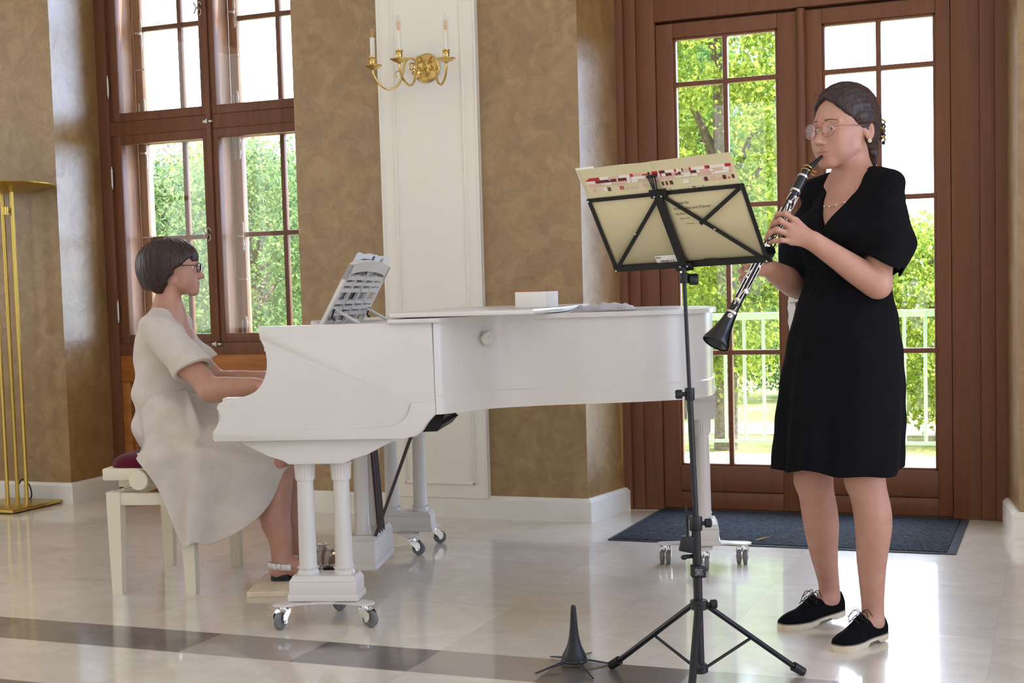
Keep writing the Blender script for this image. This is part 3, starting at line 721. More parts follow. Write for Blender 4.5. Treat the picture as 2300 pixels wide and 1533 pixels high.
# keyboard
b = MB(); b.bx(-.322, -.17, .08, TB - .11, .70, .722)
nw = 52; w0 = (TB - .19) / nw
for i in range(nw): b.bx(-.322, -.172, .08 + i * w0 + .0006, .08 + (i + 1) * w0 - .0006, .722, .742, bev=.001)
kb = b.build('white_keys', M['whitekey'], piano); kb['kind'] = 'stuff'
b = MB()
for i in range(nw - 1):
    if (i + 5) % 7 in (0, 1, 3, 4, 5): b.bx(-.27, -.172, .08 + (i + 1) * w0 - .005, .08 + (i + 1) * w0 + .005, .742, .754, bev=.002)
kb = b.build('black_keys', M['black'], piano); kb['kind'] = 'stuff'
fb = catmull([(-.176, .756, 0), (-.168, .80, 0), (-.162, .87, 0), (-.166, .94, 0)], 5)
b = MB(); sprism(b, [(p.x, p.y) for p in fb] + [(p.x + .014, p.y) for p in fb[::-1]], .02, TB - .05)
b.build('fallboard', WH, piano)
# lid: main panel along the rim, front flap folded back on top of it
lo = offset(RIM, .014)
lidp = [(.262, -.046)] + [(p.x, p.y) for p in lo[1:-1]] + [(.41, TB + .014), (.262, TB + .014)]
lidp = [(.262, -.046), (.43, -.046)] + [(p.x, p.y) for p in lo[4:-1]] + [(.41, TB + .014), (.262, TB + .014)]
b = MB(); b.prism(lidp, 1.012, 1.028, bev=.005); lid = b.build('lid', WH, piano)
b = MB(); b.prism([(.27, -.05), (.728, -.05), (.742, -.04), (.80, .40), (.83, TB + .016), (.27, TB + .016)], 1.031, 1.048, bev=.005); b.build('folded_flap', WH, lid)
for t in (.25, .76, 1.28):
    b = MB(); b.cyl((.266, t - .04, 1.03), (.266, t + .04, 1.03), .0035, n=8); b.build('hinge', M['brass'], lid)
# turned knob on the curved side
i = min(range(len(RIM)), key=lambda k: abs(RIM[k].x - .548)); p = RIM[i]; tg = (RIM[i + 1] - RIM[i - 1]).normalized(); nr = V((tg.y, -tg.x, 0))
b = MB(); b.lathe([(.013, -.003), (.013, .012), (.021, .016), (.0245, .02), (.0245, .032), (.022, .036), (.017, .036), (.016, .033), (.007, .033), (.006, .036), (.0, .0365)], (p.x, p.y, .952), nr); b.build('knob', WH, piano)

# caster built once in local coordinates: wheels touch z = 0
def caster(b_plate, parent, c, ang, twin=True, name='caster'):
    """swivel caster: fork in chrome, grey tyres"""
    q = Matrix.Translation(V(c)) @ Matrix.Rotation(ang, 4, 'Z')
    def T(p): return q @ V(p)
    b = MB()
    b.cyl(T((0, 0, .062)), T((0, 0, .078)), .012, n=14); b.cyl(T((0, 0, .064)), T((0, 0, .068)), .022, n=16)
    prof = [(-.012, .064), (.018, .064), (.034, .05), (.036, .036), (.03, .022), (.018, .02), (.012, .034), (-.008, .052)]
    for sy in ((-.0215, -.0185), (.0185, .0215)) if not twin else ((-.003, .003), (-.024, -.0215), (.0215, .024)):
        b.prism(prof, -sy[1], -sy[0], q @ YZ)
    b.cyl(T((.024, -.026, .028)), T((.024, .026, .028)), .005, n=10)
    fk = b.build(name, M['chrome'], parent)
    return fk
def wheel_mesh(b, q, y0, y1, r=.0285):
    m = (y0 + y1) / 2; h = (y1 - y0) / 2
    b.lathe([(.008, -h), (r * .72, -h), (r * .95, -h * .8), (r, -h * .35), (r, h * .35), (r * .95, h * .8), (r * .72, h), (.008, h)], q @ V((.024, m, .0285)), (q.to_3x3() @ V((0, 1, 0))), n=22)
def full_caster(parent, c, ang, twin):
    fk = caster(None, parent, c, ang, twin)
    q = Matrix.Translation(V(c)) @ Matrix.Rotation(ang, 4, 'Z')
    b = MB()
    for y0, y1 in (((-.021, -.004), (.004, .021)) if twin else ((-.011, .011),)): wheel_mesh(b, q, y0, y1)
    return fk, b
def piano_leg(name, cs, ct, axis, arms, cang, twin):
    """pair of fluted-capital columns on a plinth, standing on a three-armed dolly"""
    ang = 0 if axis == 's' else PI / 2
    q = Matrix.Translation((cs, ct, 0)) @ Matrix.Rotation(ang, 4, 'Z')
    def T(p): return q @ V(p)
    b = MB()     # bracket under the case
    kn = [(-.165 - .0, .634), (-.165, .622), (-.105, .60), (-.075, .577), (-.02, .566), (-.003, .549), (.195, .549), (.212, .566), (.262, .574), (.31, .60), (.36, .622), (.36, .634)]
    kn = [(x - .1, z) for x, z in kn]
    if axis == 's': b.prism(kn, -.06, .06, q @ YZ, bev=.003)
    else:
        kk = [(-.15, .714), (-.15, .70), (-.13, .685), (-.125, .665), (-.135, .655), (-.118, .64), (-.112, .60), (.112, .60), (.118, .64), (.135, .655), (.125, .665), (.13, .685), (.15, .70), (.15, .714)]
        b.prism(kk, -.056, .056, q @ YZ, bev=.003); b.prism([(-.105, .602), (-.105, .585), (.105, .585), (.105, .602)], -.05, .05, q @ YZ, bev=.003)
    lg = b.build('leg', WH, piano)
    ztop = .549 if axis == 's' else .586
    for x in (-.0625, .0625):
        b = MB()
        rr = []
        prof = [(.036, .166), (.037, .171), (.035, .178), (.0325, .182), (.0335, .187), (.032, .193), (.0305, .2)] + [(.0305 - .0008 * k, .2 + k * (ztop - .262 ) / 4) for k in range(1, 5)] + [(.030, ztop - .06)]
        b.lathe(prof, T((x, 0, 0)), n=28)
        rings = []
        for z, r0, am in ((ztop - .061, .0305, 0), (ztop - .055, .0325, .0), (ztop - .053, .032, .0016), (ztop - .016, .0335, .0018), (ztop - .012, .035, 0), (ztop - .004, .037, 0), (ztop, .037, 0)):
            rings.append([T((x + (r0 + am * (1 if k % 2 else -1)) * math.cos(2 * PI * k / 44), (r0 + am * (1 if k % 2 else -1)) * math.sin(2 * PI * k / 44), z)) for k in range(44)])
        b.rings(rings, smooth=False)
        # bead ring at the foot
        for k in range(14): b.ball(T((x + .034 * math.cos(2 * PI * k / 14), .034 * math.sin(2 * PI * k / 14), .19)), .004, n=6)
        b.build('column', WH, lg)
    b = MB()
    b.prism([(-.116, -.058), (.116, -.058), (.116, .058), (-.116, .058)], .088, .150, q, bev=.003)
    b.prism([(-.121, -.063), (.121, -.063), (.121, .063), (-.121, .063)], .083, .106, q, bev=.004)
    b.rings([[T((sx * w, sy * (w - .058), z)) for sx, sy in ((-1, -1), (1, -1), (1, 1), (-1, 1))] for w, z in ((.116, .15), (.107, .164), (.107, .168))], smooth=False)
    b.build('plinth', WH, lg)
    # dolly plate with rounded arms
    b = MB(); c = V((cs, ct, 0))
    for a in arms:
        d = V((math.cos(a), math.sin(a), 0)); n = V((-d.y, d.x, 0)); e = d * .155
        poly = [d * -.02 + n * .05, d * .05 + n * .048, d * .1 + n * .03] + [e + (n * math.cos(k) + d * math.sin(k)) * .036 for k in [i * PI / 10 for i in range(11)]] + [d * .1 - n * .03, d * .05 - n * .048, d * -.02 - n * .05]
        b.prism([(c.x + p.x, c.y + p.y) for p in poly], .0755, .0815, bev=.002)
    b.cyl((cs, ct, .0765), (cs, ct, .083), .07, n=24)
    b.build('dolly_plate', WH, lg)
    for a, ca in zip(arms, cang):
        fk, wb = full_caster(lg, (cs + .155 * math.cos(a), ct + .155 * math.sin(a), 0), ca, twin)
        wb.build('caster_wheel', M['rubber'], lg)
piano_leg('leg', .0, .058, 's', (R(212), R(336), R(95)), (R(255), R(-25), R(60)), False)
piano_leg('leg', .02, 1.40, 's', (R(-70), R(50), R(170)), (R(-5), R(20), R(200)), False)
piano_leg('leg', 1.298, 1.075, 't', (R(188), R(268), R(-10)), (R(266), R(268), R(262)), True)
# pedal lyre
ly = None
b = MB(); b.bx(-.058, .055, .58, .92, .075, .182, bev=.003); b.bx(-.063, .06, .575, .925, .07, .093, bev=.004); b.rings([[V((-.0015 + sx * w, .75 + sy * (w + .114), z)) for sx, sy in ((-1, -1), (1, -1), (1, 1), (-1, 1))] for w, z in ((.0565, .182), (.046, .196), (.046, .20))], smooth=False)
ly = b.build('pedal_lyre', WH, piano)
for t in (.645, .855):
    b = MB(); b.lathe([(.034, .198), (.035, .206), (.031, .217), (.032, .224), (.0285, .234), (.0275, .58), (.031, .59), (.031, .637)], (-.005, t, 0)); b.build('column', WH, ly)
for t in (.71, .75, .79):
    b = MB(); b.cyl((.045, t, .19), (.02, t, .64), .007, n=10); b.build('pedal_rod', M['rodbrown'], ly)
    b = MB(); b.prism([(-.11, -.018), (-.09, -.022), (-.02, -.012), (-.02, .012), (-.09, .022), (-.11, .018)], .105, .117, Matrix.Translation((-.03, t, 0)), bev=.003); b.build('pedal', M['brass'], ly)
for t in (.62,):
    b = MB(); b.cyl((.05, t, .195), (.215, t, .61), .0065, n=10); b.build('brace_rod', M['rodbrown'], ly)
# black folded box hung under the case behind the lyre braces
b = MB()
sprism(b, [(.205, .592), (.307, .594), (.335, .624), (.319, .626), (.348, .672), (.245, .672)], .58, .94, bev=.003)
sprism(b, [(.27, .665), (.37, .665), (.37, .75), (.27, .75)], .66, .86)
b.build('brace_bracket', M['plasticb'], piano)
# openwork music desk
desk_m = Matrix.Translation((-.06, .3, 1.004)) @ Matrix.Rotation(R(-29), 4, 'Y') @ Matrix.Rotation(PI / 2, 4, 'Z') @ Matrix.Rotation(PI / 2, 4, 'X')
# desk plane axes: x' along t, y' up the slope, z' out towards the tail
Ud = V((math.sin(R(29)), 0, math.cos(R(29)))); Td = V((0, 1, 0)); Nd = Td.cross(Ud).normalized()
if Nd.x < 0: Nd = -Nd
O = V((-.06, .3, 1.004)); DW, DH = .67, .262
def dp_(x, y, z=0): return O + Td * x + Ud * y + Nd * z
def dslab(b, x0, x1, y0, y1, z0=0, z1=.012):
    P = [dp_(x, y, z) for z in (z0, z1) for x, y in ((x0, y0), (x1, y0), (x1, y1), (x0, y1))]
    b._new(P, [(0, 3, 2, 1), (4, 5, 6, 7), (0, 1, 5, 4), (1, 2, 6, 5), (2, 3, 7, 6), (3, 0, 4, 7)])
b = MB()
dslab(b, 0, .035, 0, DH - .012); dslab(b, DW - .035, DW, 0, DH - .012)
for y0, y1 in ((0, .012), (.044, .058), (.068, .082), (.092, .106), (.140, .156), (.166, .180), (.190, .206)): dslab(b, .03, DW - .03, y0, y1)
for x in (.182, .335, .488): dslab(b, x - .01, x + .01, 0, .21)
def topy(x): return DH - .012 + .02 * (1 - ((x - DW / 2) / (DW / 2)) ** 2)
n = 24
rings = []
for i in range(n + 1):
    x = DW * i / n; yt = topy(x); yl = max(.206, yt - .042) if .03 < x < DW - .03 else .19
    rings.append([dp_(x, yl, 0), dp_(x, yl, .012), dp_(x, yt, .012), dp_(x, yt, 0)])
b.rings(rings, smooth=False)
dslab(b, 0, DW, -.006, .006, -.03, .012)
md = b.build('music_desk', WH, piano)
for x in (.08, DW - .08):
    b = MB(); p0 = dp_(x, .07, .014); p1 = V((p0.x + .085, p0.y, 1.009))
    b.tube([p0, p1], .006, n=8); b.build('prop_strut', WH, md)
b = MB(); b.bx(-.07, .165, .32, .96, 1.0025, 1.009, bev=.002); b.build('desk_base', WH, md)
for x in (.045, DW - .045):
    b = MB(); b.tube([dp_(x, .075, .016), dp_(x, .045, .02), dp_(x + .004, .04, .035)], .004, n=6); b.build('prop_ratchet', M['blackm'], md)

# ------------------------------------------------------------------ things on the piano (world placed through the piano frame)
PM = Matrix.Translation(PO) @ Matrix.Rotation(PR, 4, 'Z')
def pw(s, t, z=0): return PM @ V((s, t, z))
score = thing('sheet_music', 'open music book leaning on the slotted music desk of the piano', 'sheet music', pw(-.07, .63, 1.01), PR)
inv = (Matrix.Translation(score.location) @ Matrix.Rotation(PR, 4, 'Z')).inverted() @ PM
paper = pbr('score_paper', srgb(240, 240, 238), .75, spec=.2)
def page(b, x0, x1, y0, y1, z, curl):
    ps = [(lerp(x0, x1, i / 12), z - curl * math.sin(PI * i / 12), y1 + .003 * math.sin(i * .8)) for i in range(13)]
    b.rings([[inv @ dp_(x, y0, zz) for x, zz, yt in ps], [inv @ dp_(x, yt, zz) for x, zz, yt in ps]], closed=False, cap=False)
b = MB(); page(b, .06, .345, .014, .29, -.004, .006); page(b, .345, .625, .014, .288, -.004, .006); b.build('cover', pbr('score_cover', srgb(214, 212, 206), .7), score, solid=.0012)
b = MB(); page(b, .07, .343, .016, .284, -.008, .012); page(b, .347, .615, .016, .283, -.008, .012); b.build('open_page', paper, score, solid=.0006)
def printed(x0, x1, y0, y1, mt, nm_):
    b = MB(); b.quad(inv @ dp_(x0, y0, -.0028), inv @ dp_(x1, y0, -.0028), inv @ dp_(x1, y1, -.0028), inv @ dp_(x0, y1, -.0028)); return b.build(nm_, mt, score, solid=.0003)
ph = pbr('printed_photo', srgb(120, 108, 100), .6, col2=srgb(34, 26, 24), nscale=26, det=3)
printed(.20, .325, .03, .272, ph, 'cover_photograph'); printed(.335, .375, .015, .285, pbr('dark_spine', srgb(52, 36, 36), .6), 'spine_strip')
printed(.52, .545, .02, .28, pbr('cover_stripe', srgb(176, 168, 152), .6), 'cover_stripe')

bx_ = thing('storage_box', 'small white cardboard box with red top edge standing on the piano lid', 'box', pw(.715, .36, 1.0485), PR - R(24))
b = MB(); b.bx(-.062, .062, -.045, .045, .0, .056, bev=.0015); b.build('box_body', pbr('white_card', srgb(238, 238, 236), .6), bx_)
b = MB(); b.bx(-.0615, .0615, -.0445, .0445, .0562, .0585, bev=.0008); b.build('box_top', pbr('red_card', srgb(206, 74, 52), .6, col2=srgb(150, 92, 60), nscale=14), bx_)

# grey folded cloth
ng, mg = 44, 26
rng = np.random.default_rng(5)
cl = []
def fold(u, v, layer):
    z = .004 + .011 * layer
    z += .010 * math.exp(-((u - .62) / .16) ** 2) * (1 + .5 * math.sin(v * 5 + 1)) * (.4 + .6 * layer)
    z += .006 * math.sin(u * 15 + v * 3 + layer) * (.35 + .65 * layer) * (.5 + .5 * math.sin(v * 4 + 2)) + .003 * math.sin(u * 31 - v * 7)
    return max(z, .003)
cloth = thing('folded_cloth', 'crumpled grey cloth lying on the lid of the piano near its tail', 'cloth', pw(.94, .49, 1.029), PR)
verts = []; faces = []
for layer in (0, 1):
    base = len(verts)
    for i in range(ng + 1):
        for j in range(mg + 1):
            u, v = i / ng, j / mg
            x = (u - .5) * (.228 - .03 * layer) + .006 * math.sin(v * 9 + layer * 2); y = (v - .5) * (.16 - .02 * layer) + .006 * math.sin(u * 11 + layer)
            e = min(u, 1 - u, v, 1 - v); ez = min(1, e / .06)
            verts.append((x + layer * .008, y, fold(u, v, layer) * ez ** .5 + (.003 if layer == 0 else .006 * (1 - ez))))
    for i in range(ng):
        for j in range(mg): a = base + i * (mg + 1) + j; faces.append((a, a + mg + 1, a + mg + 2, a + 1))
me = np_mesh('cloth', np.array(verts), np.array(faces)); link('cloth_sheet', me, mat_cloth('grey_cloth', srgb(176, 172, 178), srgb(200, 197, 202), .05), cloth, solid=.0025, off=1.0)

# ------------------------------------------------------------------ adjustable bench
bench = thing('piano_bench', 'cream adjustable piano bench with burgundy velvet cushion', 'bench', pw(-.785, .785, 0), PR)
BP = M['bench']
for sx in (-1, 1):
    for sy in (-1, 1):
        b = MB(); x, y = sx * .142, sy * .272
        b.rings([[V((x + a * w + sx * (w - .026) * -.4, y + c * w, z)) for a, c in ((-1, -1), (1, -1), (1, 1), (-1, 1))] for w, z in ((.0195, 0), (.026, .30), (.027, .392))], smooth=False)
        b.build('leg', BP, bench)
b = MB()
for sy in (-1, 1): b.bx(-.13, .13, sy * .282 - .011, sy * .282 + .011, .342, .388, bev=.002)
for sx in (-1, 1): b.bx(sx * .155 - .011, sx * .155 + .011, -.25, .25, .342, .388, bev=.002)
b.build('apron', BP, bench)
b = MB(); b.bx(-.182, .15, -.295, .295, .436, .482, bev=.006); b.bx(-.14, .12, -.24, .24, .405, .437); b.build('seat_frame', BP, bench)
b = MB()
for sy in (-1, 1):
    b.tube([(-.14, sy * .22, .386), (.06, sy * .22, .428)], .007, n=8); b.tube([(.14, sy * .22, .386), (-.06, sy * .22, .428)], .007, n=8)
b.cyl((-.03, -.30, .436), (-.03, .30, .436), .008); b.build('scissor_lift', M['silver'], bench)
for sy in (-1, 1):
    b = MB(); b.lathe([(.018, 0), (.036, .003), (.039, .01), (.039, .022), (.036, .028), (.0, .029)], (-.03, sy * .295, .44), (0, sy, 0), n=30); b.build('adjuster_knob', BP, bench)
b = MB()
rings = []
for k in range(9):
    a = k / 8 * PI / 2; w = .012 * (1 - math.cos(a)) if k < 8 else .012
    z = .482 + .048 * math.sin(a); sh_ = 1 - .42 * (1 - math.cos(a)) ** 1.4
    rings.append([V((-.016 + math.copysign(abs(math.cos(q)) ** .35, math.cos(q)) * .158 * sh_, math.copysign(abs(math.sin(q)) ** .35, math.sin(q)) * .285 * (1 - (1 - sh_) * .65), z)) for q in [2 * PI * i / 48 for i in range(48)]])
b.rings(rings); b.build('cushion', M['velvet'], bench)

# board under the pedals
fbd = thing('foot_board', 'pale wooden board lying on the floor under the pedals', 'board', pw(-.215, .615, 0), PR + R(5))
b = MB(); b.bx(-.205, .18, -.165, .175, .0, .022, bev=.002); b.build('board', M['boardwood'], fbd)
# ------------------------------------------------------------------ brass floor lamp at the left edge
lamp = thing('floor_lamp', 'brass floor lamp with three slim rods and a flat disc top', 'lamp', (-5.385, 5.985, 0), R(1))
b = MB(); b.bx(-.19, .19, -.215, .21, .006, .022, bev=.003); b.build('base_plate', M['brass2'], lamp)
for x, y in ((.102, .004), (-.0, -.03), (-.035, .09)):
    b = MB(); b.cyl((x, y, .022), (x, y, 1.74), .011, n=14); b.build('rod', M['brass2'], lamp)
b = MB(); b.lathe([(.0, 1.72), (.12, 1.725), (.26, 1.75), (.303, 1.762), (.305, 1.768), (.265, 1.77), (.0, 1.76)], n=48); b.build('disc_top', M['brass2'], lamp)
b = MB(); b.cyl((.102 - .02, -.03, 1.60), (.102 - .02, -.03, 1.642), .018, n=18); b.cyl((.09, 0, 1.62), (.082, -.02, 1.62), .006); b.build('dimmer_knob', M['brass2'], lamp)
b = MB(); b.tube(catmull([(-.04, .10, .10), (-.02, .12, .14), (.0, .15, .10), (-.01, .17, .03), (-.1, .2, .012)], 6), .004, n=6); b.build('power_cord', M['plasticb'], lamp)

# ------------------------------------------------------------------ three-armed brass wall sconce on the pilaster
sc = thing('wall_sconce', 'brass three-armed candle wall sconce on the white pilaster', 'wall lamp', (-2.868, YW - .03, 2.205))
BR = M['brass']
b = MB(); b.lathe([(.0, .0), (.068, .0), (.071, .006), (.062, .013), (.05, .014), (.034, .022), (.024, .03), (.0, .032)], (0, 0, 0), (0, -1, 0), n=40)
o = b.build('back_plate', BR, sc); o.scale = (1.0, 1, 1.0)
b = MB(); b.lathe([(.012, .02), (.012, .05), (.02, .055), (.024, .07), (.018, .085), (.008, .09), (.012, .098), (.0, .105)], (0, 0, 0), (0, -1, 0), n=24)
b.ball((0, -.06, -.028), .011, n=12); b.build('hub', BR, sc)
glassb = mat_glass('bulb_glass', (.97, .96, .93, 1), 1.0)
filam = pbr('filament', srgb(240, 176, 96), .4, .3)
for dx, dy in ((-.19, -.20), (.0, -.30), (.195, -.20)):
    d = V((dx, dy, 0)); Lh = d.length; d.normalize()
    def P(u, z): return V((d.x * u, -.0 + d.y * u, z))
    path = catmull([P(.02, 0), P(.05, .03), P(.085, .045), P(.115, .02), P(.125, -.03), P(.15, -.085), P(.20, -.108) if Lh > .25 else P(.19, -.105), P(Lh - .03, -.085), P(Lh - .004, -.045), P(Lh, -.02)], 6)
    b = MB(); b.tube(path, .0055, n=10)
    b.tube(catmull([P(.03, .0), P(.06, -.02), P(.09, -.005), P(.085, .02), P(.065, .018)], 6), .004, n=8)
    b.tube(catmull([P(.125, -.03), P(.15, -.02), P(.165, -.035), P(.155, -.05)], 6), .003, n=8)
    arm = b.build('arm', BR, sc)
    e = P(Lh, 0)
    b = MB(); b.lathe([(.004, -.022), (.012, -.016), (.03, -.009), (.043, -.001), (.044, .002), (.03, -.003), (.014, -.004), (.012, .0), (.0155, .012), (.0165, .03), (.0145, .034), (.019, .037), (.019, .041), (.0, .041)], e, n=32); b.build('drip_pan', BR, arm)
    b = MB(); b.cyl(e + V((0, 0, .038)), e + V((0, 0, .132)), .0115, n=18); b.build('candle_tube', pbr('candle_sleeve', srgb(238, 234, 222), .5), arm)
    b = MB(); b.lathe([(.009, .130), (.0125, .142), (.0145, .155), (.013, .172), (.009, .19), (.0045, .204), (.0, .211)], e, n=20); bl = b.build('bulb', glassb, arm)
    b = MB()
    for k in range(4):
        a = k * PI / 2; b.tube([e + V((.002 * math.cos(a), .002 * math.sin(a), .134)), e + V((.006 * math.cos(a), .006 * math.sin(a), .15)), e + V((.006 * math.cos(a), .006 * math.sin(a), .176))], .0011, n=5)
    b.cyl(e + V((0, 0, .13)), e + V((0, 0, .14)), .005); b.build('filament', filam, arm)

# ------------------------------------------------------------------ door mat and the dry leaf on it
mat_ = thing('door_mat', 'charcoal ribbed door mat in front of the french door', 'mat', (-1.13, 6.185, 0))
b = MB(); b.bx(-.735, .735, -.43, .43, 0.0005, .006, bev=.002); b.build('rubber_border', M['matedge'], mat_)
b = MB(); b.bx(-.715, .70, -.418, .418, .004, .0105, bev=.003); b.build('pile', M['carpet'], mat_)
lf = []
b = MB()
pts = [(-.03, 0), (-.015, .007), (.005, .006), (.02, .003), (.034, 0), (.02, -.005), (.0, -.006), (-.018, -.004)]
vs = [(x, y, .006 + .006 * math.sin(x * 60) + .3 * abs(y)) for x, y in pts]
b._new([V(v) for v in vs] + [V((0, 0, .005))], [(i, (i + 1) % 8, 8) for i in range(8)], True)
dl = b.build('dry_leaf', pbr('dry_leaf_brown', srgb(176, 146, 104), .8), None, solid=.0012)
dl.location = (-1.2, 5.85, .0112); dl.rotation_euler = (0, 0, .4); tag(dl, 'single curled dry leaf lying on the charcoal door mat', 'leaf')
# ------------------------------------------------------------------ camera-measured points and an implicit-surface modeller for figures
CAMF = 3095.0
CP, CRT, CUP, CFW = V((0, 0, 1.10)), rt.copy(), up.copy(), fw.copy()
def at(x, y, D):
    """point of the place seen at photo pixel (x, y), D metres along the view axis"""
    return CP + (CFW + CRT * ((x - 1150) / CAMF) - CUP * ((y - 862.5) / CAMF)) * D

class SDF:
    def __init__(self): self.P = []; self.disp = None
    def cone(self, a, b, ra, rb=None, k=.02, op='u'):
        a = np.array(a, float); b = np.array(b, float); rb = ra if rb is None else rb
        c = (a + b) / 2; R_ = np.linalg.norm(b - a) / 2 + max(ra, rb)
        ba = b - a; L2 = max(ba @ ba, 1e-12)
        def f(p):
            pa = p - a; t = np.clip(pa @ ba / L2, 0, 1)
            return np.linalg.norm(pa - t[:, None] * ba, axis=1) - (ra + (rb - ra) * t)
        self.P.append((f, c, R_, k, op)); return self
    def chain(self, pts, rs, k=.02):
        for i in range(len(pts) - 1): self.cone(pts[i], pts[i + 1], rs[i], rs[i + 1], k)
        return self
    def limb(self, pts, rs, k=.02, n=5):
        P = [npv(p) for p in catmull([V(p) for p in pts], n)]; r = [npv(q)[0] for q in catmull([V((x, 0, 0)) for x in rs], n)]
        for i in range(len(P) - 1): self.cone(P[i], P[i + 1], r[i], r[i + 1], k if i == 0 else .012)
        return self
    def ell(self, c, r, ax=None, k=.02, op='u'):
        c = np.array(c, float); r = np.array(r, float)
        Mx = np.eye(3) if ax is None else np.array([list(v) for v in ax], float)   # rows = axes
        def f(p):
            q = (p - c) @ Mx.T
            k0 = np.linalg.norm(q / r, axis=1); k1 = np.linalg.norm(q / (r * r), axis=1)
            return k0 * (k0 - 1) / np.maximum(k1, 1e-9)
        self.P.append((f, c, max(r), k, op)); return self
    def fn(self, f, c, R_, k=.02, op='u'):
        self.P.append((f, np.array(c, float), R_, k, op)); return self
    def ev(self, p, sel=None):
        d = np.full(len(p), 1e3)
        for i, (f, c, R_, k, op) in enumerate(self.P):
            if sel is not None and not sel[i]: continue
            v = f(p)
            if op == 's': v = -v
            if op == 'u':
                if k > 0:
                    h = np.maximum(k - np.abs(d - v), 0) / k; d = np.minimum(d, v) - h * h * k * .25
                else: d = np.minimum(d, v)
            else:
                if k > 0:
                    h = np.maximum(k - np.abs(d - v), 0) / k; d = np.maximum(d, v) + h * h * k * .25
                else: d = np.maximum(d, v)
        if self.disp is not None: d = d + self.disp(p)
        return d
    def mesh(self, h=.003, nb=10):
        lo = np.min([c - R_ for f, c, R_, k, op in self.P if op == 'u'], 0) - .02
        hi = np.max([c + R_ for f, c, R_, k, op in self.P if op == 'u'], 0) + .02
        bs = h * nb
        dims = np.ceil((hi - lo) / bs).astype(int) + 1
        gi = np.stack(np.meshgrid(*[np.arange(n) for n in dims], indexing='ij'), -1).reshape(-1, 3)
        cen = lo + (gi + .5) * bs
        rad = bs * .5 * 1.7321
        # distance of every block centre to every primitive
        sel = np.zeros((len(gi), len(self.P)), bool); dmin = np.full(len(gi), 1e3)
        for i, (f, c, R_, k, op) in enumerate(self.P):
            dc = np.linalg.norm(cen - c, axis=1) - R_
            m = dc < rad + .06
            if m.any():
                v = f(cen[m]); sel[m, i] = v < (rad * 2.0 + k + .02)
                if op == 'u': dmin[m] = np.minimum(dmin[m], v)
        keep = (dmin < rad * 1.6 + .02) & sel.any(1)
        gi, cen, sel = gi[keep], cen[keep], sel[keep]
        loc = np.stack(np.meshgrid(*[np.arange(nb + 1)] * 3, indexing='ij'), -1).reshape(-1, 3)
        n1 = nb + 1
        G = (dims * nb + 2).astype(np.int64)
        def gid(ijk): return (ijk[..., 0] * G[1] + ijk[..., 1]) * G[2] + ijk[..., 2]
        ids = []; vs = []; quads = []
        off = np.array([[0, 0, 0], [1, 0, 0], [0, 1, 0], [1, 1, 0], [0, 0, 1], [1, 0, 1], [0, 1, 1], [1, 1, 1]])
        eds = [(0, 1), (2, 3), (4, 5), (6, 7), (0, 2), (1, 3), (4, 6), (5, 7), (0, 4), (1, 5), (2, 6), (3, 7)]
        cells = np.stack(np.meshgrid(*[np.arange(nb)] * 3, indexing='ij'), -1).reshape(-1, 3)
        for b in range(len(gi)):
            base = gi[b] * nb
            pts = lo + (base + loc) * h
            d = self.ev(pts, sel[b])
            if d.min() > 0 or d.max() < 0: continue
            D = d.reshape(n1, n1, n1)
            s = D < 0
            cv = np.stack([D[o[0]:o[0] + nb, o[1]:o[1] + nb, o[2]:o[2] + nb].reshape(-1) for o in off], 1)
            cs = (cv < 0).sum(1); act = (cs > 0) & (cs < 8)
            if not act.any(): continue
            ca = cells[act]; va = cv[act]
            acc = np.zeros((len(ca), 3)); cnt = np.zeros(len(ca))
            for e0, e1 in eds:
                a0, a1 = va[:, e0], va[:, e1]; m = (a0 < 0) != (a1 < 0)
                t = np.where(m, a0 / np.where(m, a0 - a1, 1), 0)
                acc += np.where(m[:, None], off[e0] + t[:, None] * (off[e1] - off[e0]), 0); cnt += m
            ids.append(gid(base + ca)); vs.append(lo + (base + ca + acc / cnt[:, None]) * h)
            for ax in range(3):
                sl0 = [slice(0, nb)] * 3; sl1 = [slice(0, nb)] * 3; sl1[ax] = slice(1, nb + 1)
                s0 = s[tuple(sl0)]; s1 = s[tuple(sl1)]
                e = np.argwhere(s0 != s1)
                if len(e) == 0: continue
                fl = s0[e[:, 0], e[:, 1], e[:, 2]]
                g = base + e; u, w_ = (ax + 1) % 3, (ax + 2) % 3
                du = np.zeros(3, int); du[u] = 1; dw = np.zeros(3, int); dw[w_] = 1
                q = np.stack([gid(g - du - dw), gid(g - dw), gid(g), gid(g - du)], 1)
                q[~fl] = q[~fl][:, ::-1]
                quads.append(q)
        ids = np.concatenate(ids); vs = np.concatenate(vs); quads = np.concatenate(quads)
        o = np.argsort(ids); ids = ids[o]; vs = vs[o]
        j = np.searchsorted(ids, quads); j = np.clip(j, 0, len(ids) - 1)
        ok = (ids[j] == quads).all(1)
        return vs, j[ok]

def sdf_obj(name, S, mats, parent, h=.003, matf=None, post=None):
    v, f = S.mesh(h)
    if post is not None: v = post(v)
    mids = None
    if matf is not None:
        c = v[f].mean(1); mids = matf(c)
    return link(name, np_mesh(name, v, f, True, mids), mats, parent, world=True)

def npv(v): return np.array([v[0], v[1], v[2]], float)

